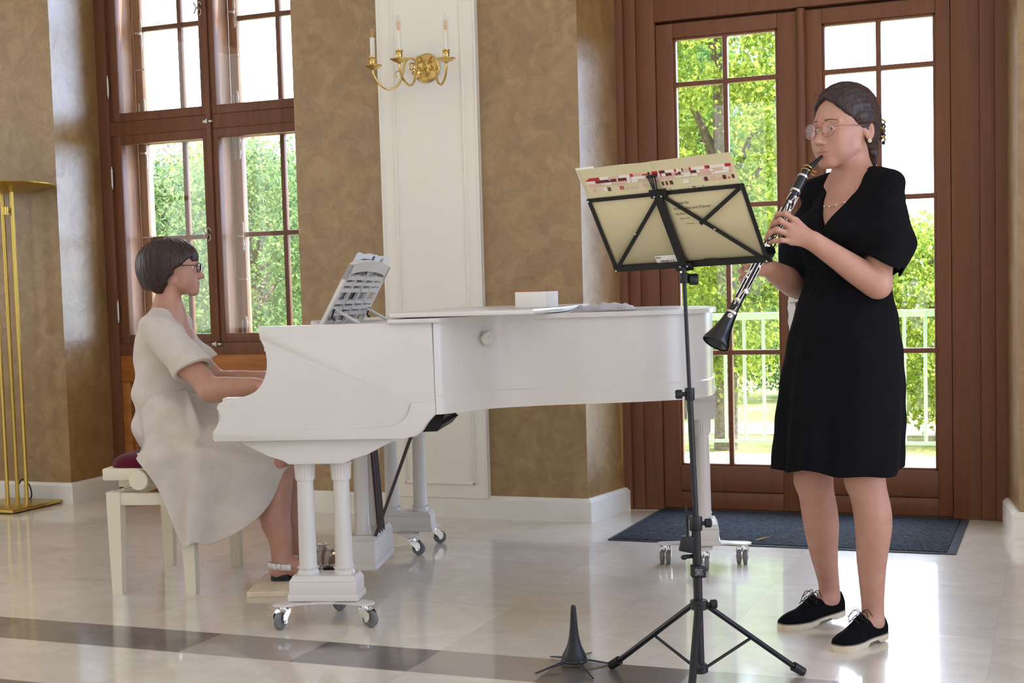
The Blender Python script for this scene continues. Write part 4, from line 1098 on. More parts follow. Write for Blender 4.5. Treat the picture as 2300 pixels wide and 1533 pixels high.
def build_head(S, E, f, L, U, s=1.0, jaw=1.0, neck=None):
    """adds a head to S; E = eye-level point midway between the ears, f/L/U = face, left, up axes"""
    f, L, U = [npv(x) for x in (f, L, U)]; E = npv(E)
    def p(F, l, u): return E + (f * F + L * l + U * u) * s
    ax = (f, L, U)
    S.ell(p(-.008, 0, .034), np.array((.094, .074, .080)) * s, ax, .02)
    S.ell(p(.012, 0, -.002), np.array((.080, .067, .082)) * s, ax, .03)
    S.ell(p(.035, 0, -.045), np.array((.056, .056, .066)) * s, ax, .03)
    for sg in (-1, 1):
        S.cone(p(.004, .048 * sg, -.055), p(.066, .016 * sg, -.098), .018 * s, .015 * s, .016)
        S.ell(p(.060, .041 * sg, -.026), np.array((.024, .022, .022)) * s, ax, .022)      # cheek bone
        S.ell(p(.055, .036 * sg, -.058), np.array((.026, .022, .028)) * s, ax, .022)      # cheek
    S.ell(p(.076, 0, -.100), np.array((.018, .021, .015)) * s, ax, .022)                  # chin
    S.ell(p(.074, 0, -.070), np.array((.021, .030, .026)) * s, ax, .02)                   # muzzle
    for sg in (-1, 1):                                                                    # eye sockets, lids
        S.ell(p(.098, .032 * sg, -.001), np.array((.018, .019, .0125)) * s, ax, .014, 's')
        S.ell(p(.0735, .0315 * sg, -.002), np.array((.0135, .0150, .0125)) * s, ax, .005)
        S.ell(p(.090, .0315 * sg, -.003), np.array((.010, .0125, .0042)) * s, ax, .002, 's')
        S.cone(p(.0875, .015 * sg, .0155), p(.074, .047 * sg, .0165), .0085 * s, .0065 * s, .012)   # brow
    S.cone(p(.088, 0, .006), p(.1085, 0, -.036), .0075 * s, .0098 * s, .012)              # nose
    S.ell(p(.112, 0, -.0405), np.array((.0095, .0100, .0085)) * s, ax, .006)
    for sg in (-1, 1):
        S.ell(p(.0985, .0115 * sg, -.0435), np.array((.0105, .0062, .0068)) * s, ax, .006)
        S.ell(p(.104, .0062 * sg, -.0505), np.array((.005, .003, .003)) * s, ax, .002, 's')
    S.ell(p(.0935, 0, -.0665), np.array((.0065, .0205, .0050)) * s, ax, .006)             # lips
    S.ell(p(.0915, 0, -.0775), np.array((.0070, .0185, .0058)) * s, ax, .006)
    S.ell(p(.099, 0, -.0718), np.array((.008, .021, .0012)) * s, ax, .003, 's')
    for sg in (-1, 1):                                                                    # ears
        e = npv(f) * math.cos(.28) * 1.0 + npv(U) * -.0
        fx = f * .92 - U * .0 + L * (.38 * sg) * -1 * -1
        a1 = (f * math.cos(.2) + U * -math.sin(.2)); a3 = (U * math.cos(.2) + f * math.sin(.2)); 
        a1 = a1 * .9 - L * sg * .42; a1 = a1 / np.linalg.norm(a1); a2 = np.cross(a3, a1); a2 /= np.linalg.norm(a2); a3 = np.cross(a1, a2)
        c = p(-.018, .078 * sg, -.008)
        S.ell(c, np.array((.0175, .0058, .0305)) * s, (a1, a2, a3), .006)
        S.ell(c + a2 * .006 * s * (1 if (a2 @ L) * sg > 0 else -1) + a1 * .001 + a3 * .004 * s, np.array((.0098, .0050, .0175)) * s, (a1, a2, a3), .004, 's')
        S.ell(p(-.006, .073 * sg, -.012), np.array((.006, .006, .008)) * s, ax, .006)
    if neck is not None:
        S.cone(p(-.030, 0, -.050), npv(neck), .047 * s, .051 * s, .018)
        for sg in (-1, 1): S.cone(p(-.02, .042 * sg, -.06), npv(neck) + (f * .045 + L * .012 * sg) * s - U * .02, .012 * s, .010 * s, .025)
    return p

def face_mats(c, E, f, L, U, s):
    """0 skin, 1 lips, 2 eyebrow"""
    q = (c - npv(E)) / s; F, l, u = q @ npv(f), q @ npv(L), q @ npv(U)
    m = np.zeros(len(c), int)
    al = np.abs(l)
    lip = (F > .083) & (al < .0205) & (((u + .0720) / (.0088 * np.sqrt(np.maximum(0, 1 - (al / .0207) ** 2)) + 1e-6)) ** 2 < 1)
    m[lip] = 1
    return m
def eyebrows(parent, S, p, f, s, mat):
    for sg in (-1, 1):
        b = MB(); pts = []
        for i in range(12):
            t = i / 11; l = lerp(.0135, .0505, t); u = .0205 + .0036 * math.sin(min(1, t * 1.1) * PI * .8) - .0035 * t
            o = p(.13, l * sg, u); d = -npv(f)
            for _ in range(90):
                if S.ev(o[None, :])[0] < .0004: break
                o = o + d * .0012
            pts.append(V(o))
        b.tube(pts, [.0022 * s * (1.15 - .75 * (i / 11)) * (.55 if i == 0 else 1) for i in range(12)], n=8); b.build('eyebrow', mat, parent, world=True)

def eyeballs(parent, p, s, f, L, U, look):
    """eye with iris and pupil, both as parts of the body"""
    for sg in (-1, 1):
        b = MB(); c = V(p(.0755, .0315 * sg, -.0025)); d = V(look).normalized(); r = .0122 * s
        q = d.to_track_quat('Z', 'X')
        rings = []; mi = []
        for k in range(15):
            a = k / 14 * PI; rings.append([c + q @ V((r * math.sin(a) * math.cos(t), r * math.sin(a) * math.sin(t), r * math.cos(a))) for t in [2 * PI * i / 20 for i in range(20)]])
        for k in range(14):
            n0 = len(b.bm.faces); b.rings([rings[k], rings[k + 1]], cap=False, mi=2 if k < 1 else (1 if k < 2 else 0))
        b.build('eye', [M['eyewhite'], M['iris'], M['black']], parent, world=True)
def skinmat(name, base):
    m, nt, N, L = nm(name)
    out = N.new('ShaderNodeOutputMaterial'); b = N.new('ShaderNodeBsdfPrincipled'); L.new(b.outputs[0], out.inputs[0])
    tc = N.new('ShaderNodeTexCoord'); n = N.new('ShaderNodeTexNoise'); n.inputs['Scale'].default_value = 22; n.inputs['Detail'].default_value = 4; L.new(tc.outputs['Object'], n.inputs['Vector'])
    cr = N.new('ShaderNodeValToRGB'); cr.color_ramp.elements[0].position = .3; cr.color_ramp.elements[1].position = .72
    cr.color_ramp.elements[0].color = base; cr.color_ramp.elements[1].color = (base[0] * .93, base[1] * .82, base[2] * .78, 1)
    L.new(n.outputs[0], cr.inputs[0]); L.new(cr.outputs[0], b.inputs['Base Color']); b.inputs['Roughness'].default_value = .48; b.inputs['Specular IOR Level'].default_value = .4
    b.inputs['Subsurface Weight'].default_value = .12; b.inputs['Subsurface Radius'].default_value = (.01, .004, .002); b.inputs['Subsurface Scale'].default_value = 1.0
    n2 = N.new('ShaderNodeTexNoise'); n2.inputs['Scale'].default_value = 260; L.new(tc.outputs['Object'], n2.inputs['Vector'])
    bp = N.new('ShaderNodeBump'); bp.inputs['Strength'].default_value = .06; bp.inputs['Distance'].default_value = .001; L.new(n2.outputs[0], bp.inputs['Height']); L.new(bp.outputs[0], b.inputs['Normal'])
    return m
M['skin'] = skinmat('skin', srgb(190, 146, 128))
M['lips'] = pbr('lips', srgb(174, 124, 110), .42, spec=.4)
M['brow'] = pbr('eyebrow', srgb(92, 68, 58), .8)
M['eyewhite'] = pbr('eye_white', srgb(226, 222, 218), .2)
M['iris'] = pbr('iris', srgb(96, 84, 72), .2)
M['hairA'] = mat_hair('dark_brown_hair', srgb(34, 24, 26), srgb(70, 52, 50))
M['hairB'] = mat_hair('brown_bob_hair', srgb(32, 21, 19), srgb(66, 45, 40))
M['blackdress'] = mat_cloth('black_crepe', srgb(10, 10, 14), srgb(14, 14, 19), .02, weave=900, rough=.9, bump=.1, sheen=.0)
M['linen'] = mat_cloth('pale_linen', srgb(226, 218, 209), srgb(236, 229, 221), .30, weave=700)
M['suede'] = pbr('black_suede', srgb(9, 9, 12), .95, spec=.15, bump=.2, bscale=400)
M['sole'] = pbr('cream_sole', srgb(222, 212, 190), .6, col2=srgb(206, 192, 166), nscale=20)
M['welt'] = pbr('grey_welt', srgb(120, 112, 106), .7)
M['gold'] = pbr('gold', srgb(230, 190, 110), .25, 1.0)
M['pearl'] = pbr('pearl', srgb(240, 232, 216), .25, coat=.5)
M['rose'] = pbr('rose_gold_wire', srgb(156, 104, 92), .3, .8)
M['lens'] = mat_glass('spectacle_lens', (.97, .97, .99, 1), .6)

def torus_pts(c, ax, ay, rx, ry, n=36, pw=2.0):
    out = []
    for i in range(n):
        t = 2 * PI * i / n; ct, st = math.cos(t), math.sin(t)
        out.append(V(c) + V(ax) * (rx * math.copysign(abs(ct) ** (2 / pw), ct)) + V(ay) * (ry * math.copysign(abs(st) ** (2 / pw), st)))
    return out
def spectacles(parent, p, f, L, U, s, mat, wire, rx, ry, pw, drop=-.004, ang=.10):
    f, L, U = V(f), V(L), V(U)
    b = MB(); lens = []
    for sg in (-1, 1):
        c = V(p(.106, .033 * sg, drop)); ax = (L * sg * math.cos(ang) - f * math.sin(ang)).normalized(); ay = (U * math.cos(.1) + f * math.sin(.1)).normalized()
        ring = torus_pts(c, ax, ay, rx, ry, 36, pw); lens.append((c, ring))
        b.tube(ring, wire, n=8, loop=True)
        o = c + ax * rx
        b.tube([o + ay * .004, V(p(.09, .070 * sg, drop + .008)), V(p(.03, .079 * sg, drop + .010)), V(p(-.016, .0795 * sg, drop + .012)), V(p(-.036, .078 * sg, drop - .012))], wire, n=8)
        b.tube([c - ax * rx * .82 - ay * ry * .35, V(p(.100, .0125 * sg, drop - .010))], wire * .7, n=6); b.ball(V(p(.098, .0112 * sg, drop - .011)), .0022, n=8)
    b.tube([V(p(.106, -.0125, drop + .004)), V(p(.109, -.006, drop + .008)), V(p(.109, .006, drop + .008)), V(p(.106, .0125, drop + .004))], wire, n=8)
    g = b.build('spectacles', mat, parent, world=True)
    for c, ring in lens:
        b = MB(); b._new(ring + [c + f * .0015], [(i, (i + 1) % len(ring), len(ring)) for i in range(len(ring))], True); b.build('lens', M['lens'], g, world=True)
    return g
def finger(S, pts, r=.0082, k=.006):
    S.chain([npv(p) for p in pts], [r * 1.12, r, r * .92, r * .80], k)
# ------------------------------------------------------------------ standing clarinettist
D0 = 4.20
her = thing('person', 'woman in a black knee-length dress standing and playing a clarinet', 'person', (-.645, 4.25, 0))
hf = (CRT * -.829 + CFW * -.559); hf.z = 0; hf.normalize(); hL = V((-hf.y, hf.x, 0)); hU = V((0, 0, 1))
tf = (CRT * -.85 + CFW * -.53); tf.z = 0; tf.normalize(); tL = V((-tf.y, tf.x, 0))
hE = at(1896, 291, D0); HS = 1.03
neckb = at(1919, 405, D0 + .005)
S = SDF()
hp = build_head(S, hE, hf, hL, hU, HS, neck=neckb)
# torso
tax = (npv(tf), npv(tL), np.array([0, 0, 1.]))
chest = at(1912, 522, D0); waist = at(1902, 640, D0); pelv = at(1893, 765, D0)
S.ell(npv(chest) + np.array([0, 0, .0]), (.098, .148, .145), tax, .05)
S.ell(npv(waist), (.088, .118, .13), tax, .06)
S.ell(npv(pelv), (.108, .158, .14), tax, .06)
for sg in (-1, 1):
    S.ell(npv(chest) + npv(tf) * .072 + npv(tL) * .068 * sg + np.array([0, 0, -.005]), (.055, .062, .062), tax, .03)
    S.cone(npv(neckb) + np.array([0, 0, .02]), npv(chest) + npv(tL) * .150 * sg + np.array([0, 0, .120]), .034, .038, .04)
# arms
lsh, lel, lwr = at(1988, 452, D0 - .13), at(1972, 640, D0 - .16), at(1826, 541, D0 - .175)
rsh, rel, rwr = at(1850, 452, D0 + .15), at(1788, 640, D0 + .15), at(1722, 600, D0 - .03)
S.chain([npv(x) for x in (lsh, lerp(lsh, lel, .5), lel)], (.050, .042, .037), .03)
S.limb((lel, lerp(lel, lwr, .3), lerp(lel, lwr, .72), lwr), (.0365, .0365, .0285, .0235), .02)
S.chain([npv(x) for x in (rsh, lerp(rsh, rel, .5), rel)], (.050, .042, .037), .03)
S.limb((rel, lerp(rel, rwr, .4), rwr), (.037, .036, .0235), .02)
# clarinet axis
ct0, ct1 = at(1829, 349, D0 - .075), at(1607, 772, D0 - .235)
cax = (ct1 - ct0).normalized(); CLEN = (ct1 - ct0).length
def cl(y): return ct0 + (ct1 - ct0) * ((y - 349) / (772 - 349))
# left hand (upper joint): four fingers over the front, thumb behind
dl = lambda o: D0 + o
FL = [[at(1787, 496, dl(-.165)), at(1763, 479, dl(-.172)), at(1747, 482, dl(-.158)), at(1739, 497, dl(-.138))],
      [at(1778, 511, dl(-.172)), at(1752, 495, dl(-.180)), at(1737, 502, dl(-.165)), at(1730, 518, dl(-.146))],
      [at(1774, 527, dl(-.176)), at(1745, 515, dl(-.184)), at(1728, 523, dl(-.170)), at(1720, 538, dl(-.150))],
      [at(1778, 542, dl(-.176)), at(1755, 539, dl(-.184)), at(1740, 541, dl(-.174)), at(1725, 546, dl(-.158))]]
for F_ in FL: S.cone(npv(lwr), npv(F_[0]), .019, .0115, .014)
S.cone(npv(lerp(lwr, FL[1][0], .35)), npv(lerp(FL[1][0], FL[2][0], .5)), .017, .014, .014)
for F_, r in zip(FL, (.0083, .0086, .0082, .0072)): finger(S, F_, r)
finger(S, [at(1812, 524, dl(-.145)), at(1793, 508, dl(-.118)), at(1775, 506, dl(-.100)), at(1756, 512, dl(-.098))], .0095)
# right hand (lower joint): seen past the stand, fingers round the front of the tube
FR = [[at(1712, 575, dl(-.060)), at(1690, 566, dl(-.085)), at(1680, 574, dl(-.110)), at(1690, 582, dl(-.138))],
      [at(1704, 588, dl(-.055)), at(1680, 582, dl(-.080)), at(1671, 592, dl(-.108)), at(1681, 600, dl(-.140))],
      [at(1699, 601, dl(-.055)), at(1674, 599, dl(-.078)), at(1664, 609, dl(-.108)), at(1672, 618, dl(-.142))],
      [at(1697, 614, dl(-.058)), at(1674, 617, dl(-.080)), at(1664, 626, dl(-.108)), at(1667, 634, dl(-.140))]]
for F_ in FR: S.cone(npv(rwr), npv(F_[0]), .019, .0115, .014)
for F_, r in zip(FR, (.0083, .0086, .0082, .0072)): finger(S, F_, r)
finger(S, [at(1722, 585, dl(-.065)), at(1724, 572, dl(-.095)), at(1722, 568, dl(-.115)), at(1715, 570, dl(-.132))], .0095)
# legs
def flo(x, y):
    r = CFW + CRT * ((x - 1150) / CAMF) - CUP * ((y - 862.5) / CAMF); return CP + r * (-CP.z / r.z)
SH1 = (flo(1752, 1415), flo(1890, 1391)); SH2 = (flo(1878, 1464), flo(1981, 1434))
def ankle(sh, z):
    toe, heel = sh; a = lerp(heel, toe, .20); return (V((a.x, a.y, z + .05)), (V((a.x, a.y, z)), lerp(heel, toe, .52) + V((0, 0, .045))))
for hipx, kn, cf, ank, foot in (
        ((1865, 780, .06), (1828, 1075, .12), (1838, 1165, .16), *ankle(SH1, .075)),
        ((1926, 780, -.06), (1943, 1075, -.055), (1956, 1165, -.05), *ankle(SH2, .058))):
    hip = at(hipx[0], hipx[1], D0 + hipx[2]); K, Cc = [at(q[0], q[1], D0 + q[2]) for q in (kn, cf)]; A_ = ank
    S.chain([npv(hip), npv(lerp(hip, K, .55)), npv(K)], (.080, .062, .052), .04)
    S.ell(npv(K) + npv(tf) * .022, (.036, .036, .045), tax, .03)
    h0, h1 = foot
    S.limb((K, Cc - tf * .010, lerp(Cc, A_, .5), A_, h0), (.050, .0525, .041, .0300, .0300), .03)
    S.cone(npv(h0), npv(h1), .026, .022, .02)
body = sdf_obj('body', S, [M['skin'], M['lips'], M['brow']], her, .0028, lambda c: face_mats(c, hE, hf, hL, hU, HS))
eyeballs(body, hp, HS, hf, hL, hU, hf * 1.0 + hU * -.16 - hL * .05)
eyebrows(body, S, hp, hf, HS, M['brow'])
spectacles(her, hp, hf, hL, hU, HS, M['rose'], .0012, .0232, .0222, 2.2, -.007)

# hair: combed back from a side parting into a low bun
Hs = SDF(); q_ = lambda F, l, u: hp(F, l, u)
hax = (npv(hf), npv(hL), np.array([0, 0, 1.]))
Hs.ell(hp(-.012, 0, .044), np.array((.108, .0865, .098)) * HS, hax, .01)
Hs.ell(hp(-.045, 0, -.005), np.array((.070, .074, .078)) * HS, hax, .03)
def hairline(p):
    q = (p - npv(hE)) / HS; F, l, u = q @ hax[0], q @ hax[1], q @ hax[2]
    part = .018; dl_ = np.abs(l + .008)
    lim = -.016 + .45 * np.minimum(dl_, .062) - .0 * u
    lim = np.where(u < .0, np.minimum(lim, .0105), lim)
    return -(.68 * F - .73 * u - lim) * HS
Hs.fn(hairline, hp(.05, 0, -.03), .3, .012, 's')
Hs.ell(hp(-.106, .0, .012), np.array((.034, .044, .040)) * HS, hax, .014)
Hs.ell(hp(-.122, .012, -.008), np.array((.022, .028, .026)) * HS, hax, .012)
for sg in (-1, 1): Hs.ell(hp(-.012, .078 * sg, .030), np.array((.040, .014, .020)) * HS, hax, .012)
def hdisp(p):
    q = (p - npv(hE)) / HS; F, l, u = q @ hax[0], q @ hax[1], q @ hax[2]
    th = np.arctan2(l, u + .03)
    return .0008 * np.sin(th * 21 + F * 24 + 2.0 * np.sin(F * 25 + th * 2)) + .0005 * np.sin(th * 67 + 1.3 + F * 18 + 2 * np.sin(th * 5))
Hs.disp = hdisp
Hs.ell(hp(-.088, .016, -.068), np.array((.013, .030, .034)) * HS, hax, .02); Hs.ell(hp(-.094, .030, -.090), np.array((.006, .012, .022)) * HS, hax, .012); Hs.ell(hp(-.09, .002, -.086), np.array((.006, .011, .024)) * HS, hax, .012)
hair = sdf_obj('hair', Hs, M['hairA'], her, .0025)
rng = np.random.default_rng(21)
b = MB()
for k in range(30):          # loose ends under the bun and fly-away strands
    l0 = rng.uniform(-.03, .045); F0 = rng.uniform(-.105, -.07)
    pts = [hp(F0, l0, -.03), hp(F0 - .006 + rng.normal() * .005, l0 + rng.normal() * .006, -.06), hp(F0 - .004 + rng.normal() * .010, l0 + rng.normal() * .01, -.098 + rng.normal() * .016)]
    b.tube(catmull(pts, 4), [.0016 * (1 - i / 9) + .0002 for i in range(9)], n=5)
for k in range(12):
    a = rng.uniform(-1.1, .9); F0 = rng.uniform(.02, .07); r0 = .094
    base = (F0, r0 * math.sin(a) * .8, .045 + .075 * math.cos(a) * .9)
    pts = [hp(base[0], base[1], base[2]), hp(base[0] + .014 + rng.normal() * .006, base[1] * 1.12, base[2] + .003 + rng.normal() * .004), hp(base[0] + .024 + rng.normal() * .006, base[1] * 1.15, base[2] - .018 + rng.normal() * .008)]
    b.tube(catmull(pts, 4), [.0004 * (1 - i / 9) + .00012 for i in range(9)], n=4)
st = b.build('loose_strands', M['hairA'], hair, world=True); st['kind'] = 'stuff'
# claw clip, earrings, necklace
b = MB()
for k in range(5): b.tube(catmull([hp(-.105, .048, .03 - k * .012), hp(-.128, .044, .024 - k * .013), hp(-.142, .022, .014 - k * .012)], 4), .0028, n=6, mi=k % 2)
b.ball(hp(-.13, .036, -.038), .006, n=10, mi=1)
b.build('hair_clip', [M['gold'], pbr('dark_shell', srgb(40, 28, 26), .3)], hair, world=True)
for sg in (-1, 1):
    b = MB(); b.ball(hp(-.0165, .083 * sg, -.0405), .0062, n=14); b.ball(hp(-.0145, .087 * sg, -.0400), .0028, n=8, mi=1); b.build('earring', [M['pearl'], M['gold']], her, world=True)

# dress: bodice with V neck and puffed elbow sleeves, flared skirt
G = SDF()
G.ell(npv(chest) + np.array([0, 0, .0]), (.108, .158, .155), tax, .04)
G.ell(npv(waist), (.098, .130, .14), tax, .05)
for sg in (-1, 1):
    G.ell(npv(chest) + npv(tf) * .076 + npv(tL) * .068 * sg + np.array([0, 0, -.007]), (.062, .070, .070), tax, .04)
    G.cone(npv(neckb) + npv(tL) * .045 * sg + np.array([0, 0, .004]), npv(chest) + npv(tL) * .150 * sg + np.array([0, 0, .134]), .038, .048, .04)
def sleeve(sh, el, out, t1, r0, r1, r2):
    m = lerp(sh, el, .5) + out * .012; e = lerp(sh, el, t1)
    G.cone(npv(sh), npv(m), r0, r1, .03); G.cone(npv(m), npv(e), r1, r2, .03)
sleeve(lsh + V((0, 0, -.004)), lel, tL * 1.0 - tf * .6, .74, .058, .078, .072)
sleeve(rsh + V((0, 0, -.004)), rel, -tL, .84, .058, .078, .072)
for sh, el, t in ((lsh, lel, .80), (rsh, rel, .93)):    # square off the sleeve ends and hollow the cuff
    a = npv(lerp(sh, el, t)); d = npv((el - sh).normalized())
    if sh is lsh: d = d * .88 + npv(CRT) * -.47; d /= np.linalg.norm(d)
    def cut(p, a=a, d=d):
        q = p - a; return np.maximum(-(q @ d), np.linalg.norm(q - np.outer(q @ d, d), axis=1) - .13)
    G.fn(cut, a + d * .06, .14, .008, 's')
    G.cone(a - d * .035, a + d * .03, .056, .062, .006, 's')
wz = waist.z
hemz = at(1885, 1052, D0).z
fc = npv(lerp(chest, waist, .5))
def skirt(p):
    t = np.clip((wz + .05 - p[:, 2]) / (wz + .05 - hemz), -.2, 1.3)
    cx = npv(waist)[None, :] + (npv(at(1886, 1045, D0 + .02)) - npv(waist))[None, :] * t[:, None]
    q = p - cx; x = q @ tax[0]; y = q @ tax[1]
    th = np.arctan2(y, x)
    tt = np.clip(t, 0, 1); fold = tt ** 1.4 * (.009 * np.sin(th * 5 + .6 + .8 * np.sin(th * 2)) + .005 * np.sin(th * 11 + 2.0 + tt * 2 + np.sin(th * 3))) 
    rx = .102 + .085 * tt ** .7 + .016 * np.sin(tt * PI); ry = .128 + .075 * tt ** .8 + .022 * np.sin(tt * PI)
    r = np.sqrt((x / rx) ** 2 + (y / ry) ** 2)
    side = (r - 1) * np.minimum(rx, ry) * .85 - fold
    hz = hemz + .008 * np.sin(th * 3 + 1.0) + .004 * np.sin(th * 7)
    return np.maximum(side, np.maximum(hz - p[:, 2], p[:, 2] - wz - .06) * .9)
G.fn(skirt, (npv(waist) + npv(at(1886, 1045, D0))) / 2, .42, .03)
def hollow(p):
    t = np.clip((wz - p[:, 2]) / (wz - hemz), 0, 1.3)
    cx = npv(waist)[None, :] + (npv(at(1886, 1045, D0 + .02)) - npv(waist))[None, :] * t[:, None]
    q = p - cx; x = q @ tax[0]; y = q @ tax[1]
    r = np.sqrt((x / .145) ** 2 + (y / .175) ** 2)
    return np.maximum((r - 1) * .145, p[:, 2] - hemz - .12)
G.fn(hollow, npv(at(1886, 1045, D0)), .3, .01, 's')
# V neck: wedge from the shoulders to a point below the breast bone
vb = npv(chest) + npv(tf) * .12 + np.array([0, 0, .004])
def vneck(p):
    q = p - vb; x = q @ tax[0]; y = np.abs(q @ tax[1] - .004); z = q[:, 2]
    w_ = .004 + .50 * np.maximum(z, 0) - .35 * np.maximum(z - .14, 0)
    back = -(x + .10 + .52 * np.maximum(z - .02, 0) * 0 + .25 * np.maximum(z - .12, 0))
    return np.maximum(np.maximum(y - w_, -z), back)
G.fn(vneck, vb + np.array([0, 0, .12]), .24, .006, 's')
G.cone(npv(neckb) + np.array([0, 0, -.012]), npv(neckb) + np.array([0, 0, .12]), .068, .10, .01, 's')
def ddisp(p):
    q = p - npv(waist); x = q @ tax[0]; y = q @ tax[1]; z = q[:, 2]
    th = np.arctan2(y, x)
    g = np.exp(-(z / .05) ** 2)                      # gathers at the waist seam
    d = .004 * g - .0014 * g * np.sin(th * 23 + 2 * np.sin(th * 4))
    up_ = (z > 0)
    d += np.where(up_, .0022 * np.sin(x * 45 + z * 70 + y * 20) * np.clip(z / .1, 0, 1), 0)
    d += .0011 * np.sin(y * 38 - z * 55 + 1.0) * np.clip(np.abs(z) / .1, 0, 1)
    return d
G.disp = ddisp
sdf_obj('dress', G, M['blackdress'], her, .003)
# lapel edge of the wrap front
b = MB()
for sg in (-1, 1):
    pass
# necklace of tiny beads lying on the chest
pts = []
for i in range(33):
    a = (i / 32 - .5) * 2.0
    ang_ = a * 1.35
    d = npv(tf) * math.cos(ang_) + npv(tL) * math.sin(ang_)
    z = npv(neckb)[2] - .028 - .052 * math.cos(a * 1.5)
    o = npv(neckb) + np.array([0, 0, 0]); o[2] = z
    t_ = .02
    for _ in range(60):
        pnt = o + d * t_
        if S.ev(pnt[None, :])[0] > .0015: break
        t_ += .0025
    pts.append(V(o + d * t_))
b = MB(); b.tube(pts, .0007, n=5)
for i in range(1, 32, 3): b.ball(pts[i], .0032, n=8, mi=1)
b.build('necklace', [M['gold'], M['pearl']], her, world=True)

# lace-up shoes with cream soles
def shoe(toe, heel, side_ref, lift):
    d = (toe - heel); d.z = 0; Ln = d.length; d.normalize(); n = V((-d.y, d.x, 0)); o = V((heel.x, heel.y, 0))
    pitch_ = math.atan2(lift, Ln * .8)
    def P(u, v, z):            # u along (0 heel .. 1 toe), v across in m, z up
        zz = z + max(0, .62 - u) * lift / .62
        return o + d * (u * Ln) + n * v + V((0, 0, zz))
    HWT = [.0265, .0315, .0325, .0305, .030, .0325, .0365, .0385, .0385, .0385, .0385]
    def halfw(u):
        i = min(9, int(u * 10)); w_ = lerp(HWT[i], HWT[i + 1], u * 10 - i)
        if u > .76: w_ *= math.sqrt(max(.003, 1 - ((u - .76) / .242) ** 2))
        if u < .05: w_ *= math.sqrt(max(.2, 1 - ((.05 - u) / .056) ** 2))
        return w_
    def outline(k, grow): 
        us = [i / 20 for i in range(21)]
        return us
    us = [0.0, .012, .04] + [i / 18 for i in range(1, 18)] + [.958, .972, .984, .993, .999]
    def loop(z0, grow, ux=0.0):
        L_ = [P(u + (ux if u > .5 else -ux), halfw(u) + grow, z0(u) if callable(z0) else z0) for u in us]
        R_ = [P(u + (ux if u > .5 else -ux), -halfw(u) - grow, z0(u) if callable(z0) else z0) for u in us[::-1]]
        return L_ + R_
    top = [(0, .075), (.08, .074), (.2, .066), (.32, .066), (.42, .084), (.5, .083), (.6, .070), (.72, .055), (.85, .049), (.93, .043), (.975, .036), (1, .026)]
    def tz(u):
        for (a, za), (c, zc) in zip(top, top[1:]):
            if u <= c: return lerp(za, zc, (u - a) / (c - a))
        return .022
    b = MB()
    rings = []
    for fz, g in ((.0, .001), (.25, .003), (.5, .002), (.75, -.004), (.92, -.0105), (1.0, -.016)):
        def zf(u, fz=fz): return .018 + (tz(u) - .018) * fz
        rings.append([p for p in (lambda gg: [P(u, max(.002, (halfw(u) + gg) * (1 if u < .45 else (1 - .30 * fz * fz * (1 - abs(u - .45) * .4)))), zf(u)) for u in us] + [P(u, -max(.002, (halfw(u) + gg) * (1 if u < .45 else (1 - .30 * fz * fz * (1 - abs(u - .45) * .4)))), zf(u)) for u in us[::-1]])(g)])
    b.rings(rings, cap=False)
    # close the vamp: bridge left and right top edges from the tongue to the toe
    tr = rings[-1]; m = len(us)
    rows = []
    for i in range(m):
        if us[i] >= .40:
            a, g = tr[i], tr[2 * m - 1 - i]; hA = .012 * (1 - us[i]) + .003
            rows.append([lerp(a, g, k / 8) + V((0, 0, hA * math.sin(PI * k / 8) ** .8)) for k in range(9)])
    b.rings(rows, closed=False, cap=False)
    up_ = b.build('shoe', M['suede'], her, world=True, solid=.0025)
    b = MB(); b.rings([loop(lambda u: .019, .003, .004), loop(lambda u: .0225, .003, .004), loop(lambda u: .0235, .0, 0)], cap=False); b.build('welt', M['welt'], up_, world=True)
    b = MB()
    def bz(u): return .0 if u < .27 or u > .46 else .010
    b.rings([loop(bz, .0005, .003), loop(lambda u: .012 if .27 <= u <= .46 else .006, .003, .004), loop(lambda u: .0195, .003, .004)], smooth=False); b.build('sole', M['sole'], up_, world=True)
    b = MB()
    for k, u in enumerate((.46, .53, .60)):
        zt = tz(u) + .012
        b.tube([P(u, .017, zt - .009), P(u + .01, .006, zt + .001), P(u + .02, -.006, zt + .001), P(u + .03, -.017, zt - .010)], .0016, n=6)
    z0 = tz(.45) + .014
    b.tube(catmull([P(.46, 0, z0), P(.47, .022, z0 + .006), P(.52, .034, z0 - .022), P(.50, .016, z0 - .016), P(.46, 0, z0)], 5), .0014, n=6)
    b.tube(catmull([P(.46, 0, z0), P(.50, -.024, z0 + .006), P(.56, -.030, z0 - .024), P(.53, -.012, z0 - .016), P(.46, 0, z0)], 5), .0014, n=6)
    b.tube(catmull([P(.46, 0, z0), P(.44, .02, z0 + .012), P(.47, .045, z0 - .004)], 5), .0013, n=6); b.tube(catmull([P(.46, 0, z0), P(.42, -.022, z0 + .006), P(.5, -.043, z0 - .018)], 5), .0013, n=6)
    b.build('laces', pbr('black_lace', srgb(24, 24, 28), .8), up_, world=True)
shoe(*SH1, None, .020)
shoe(*SH2, None, .006)

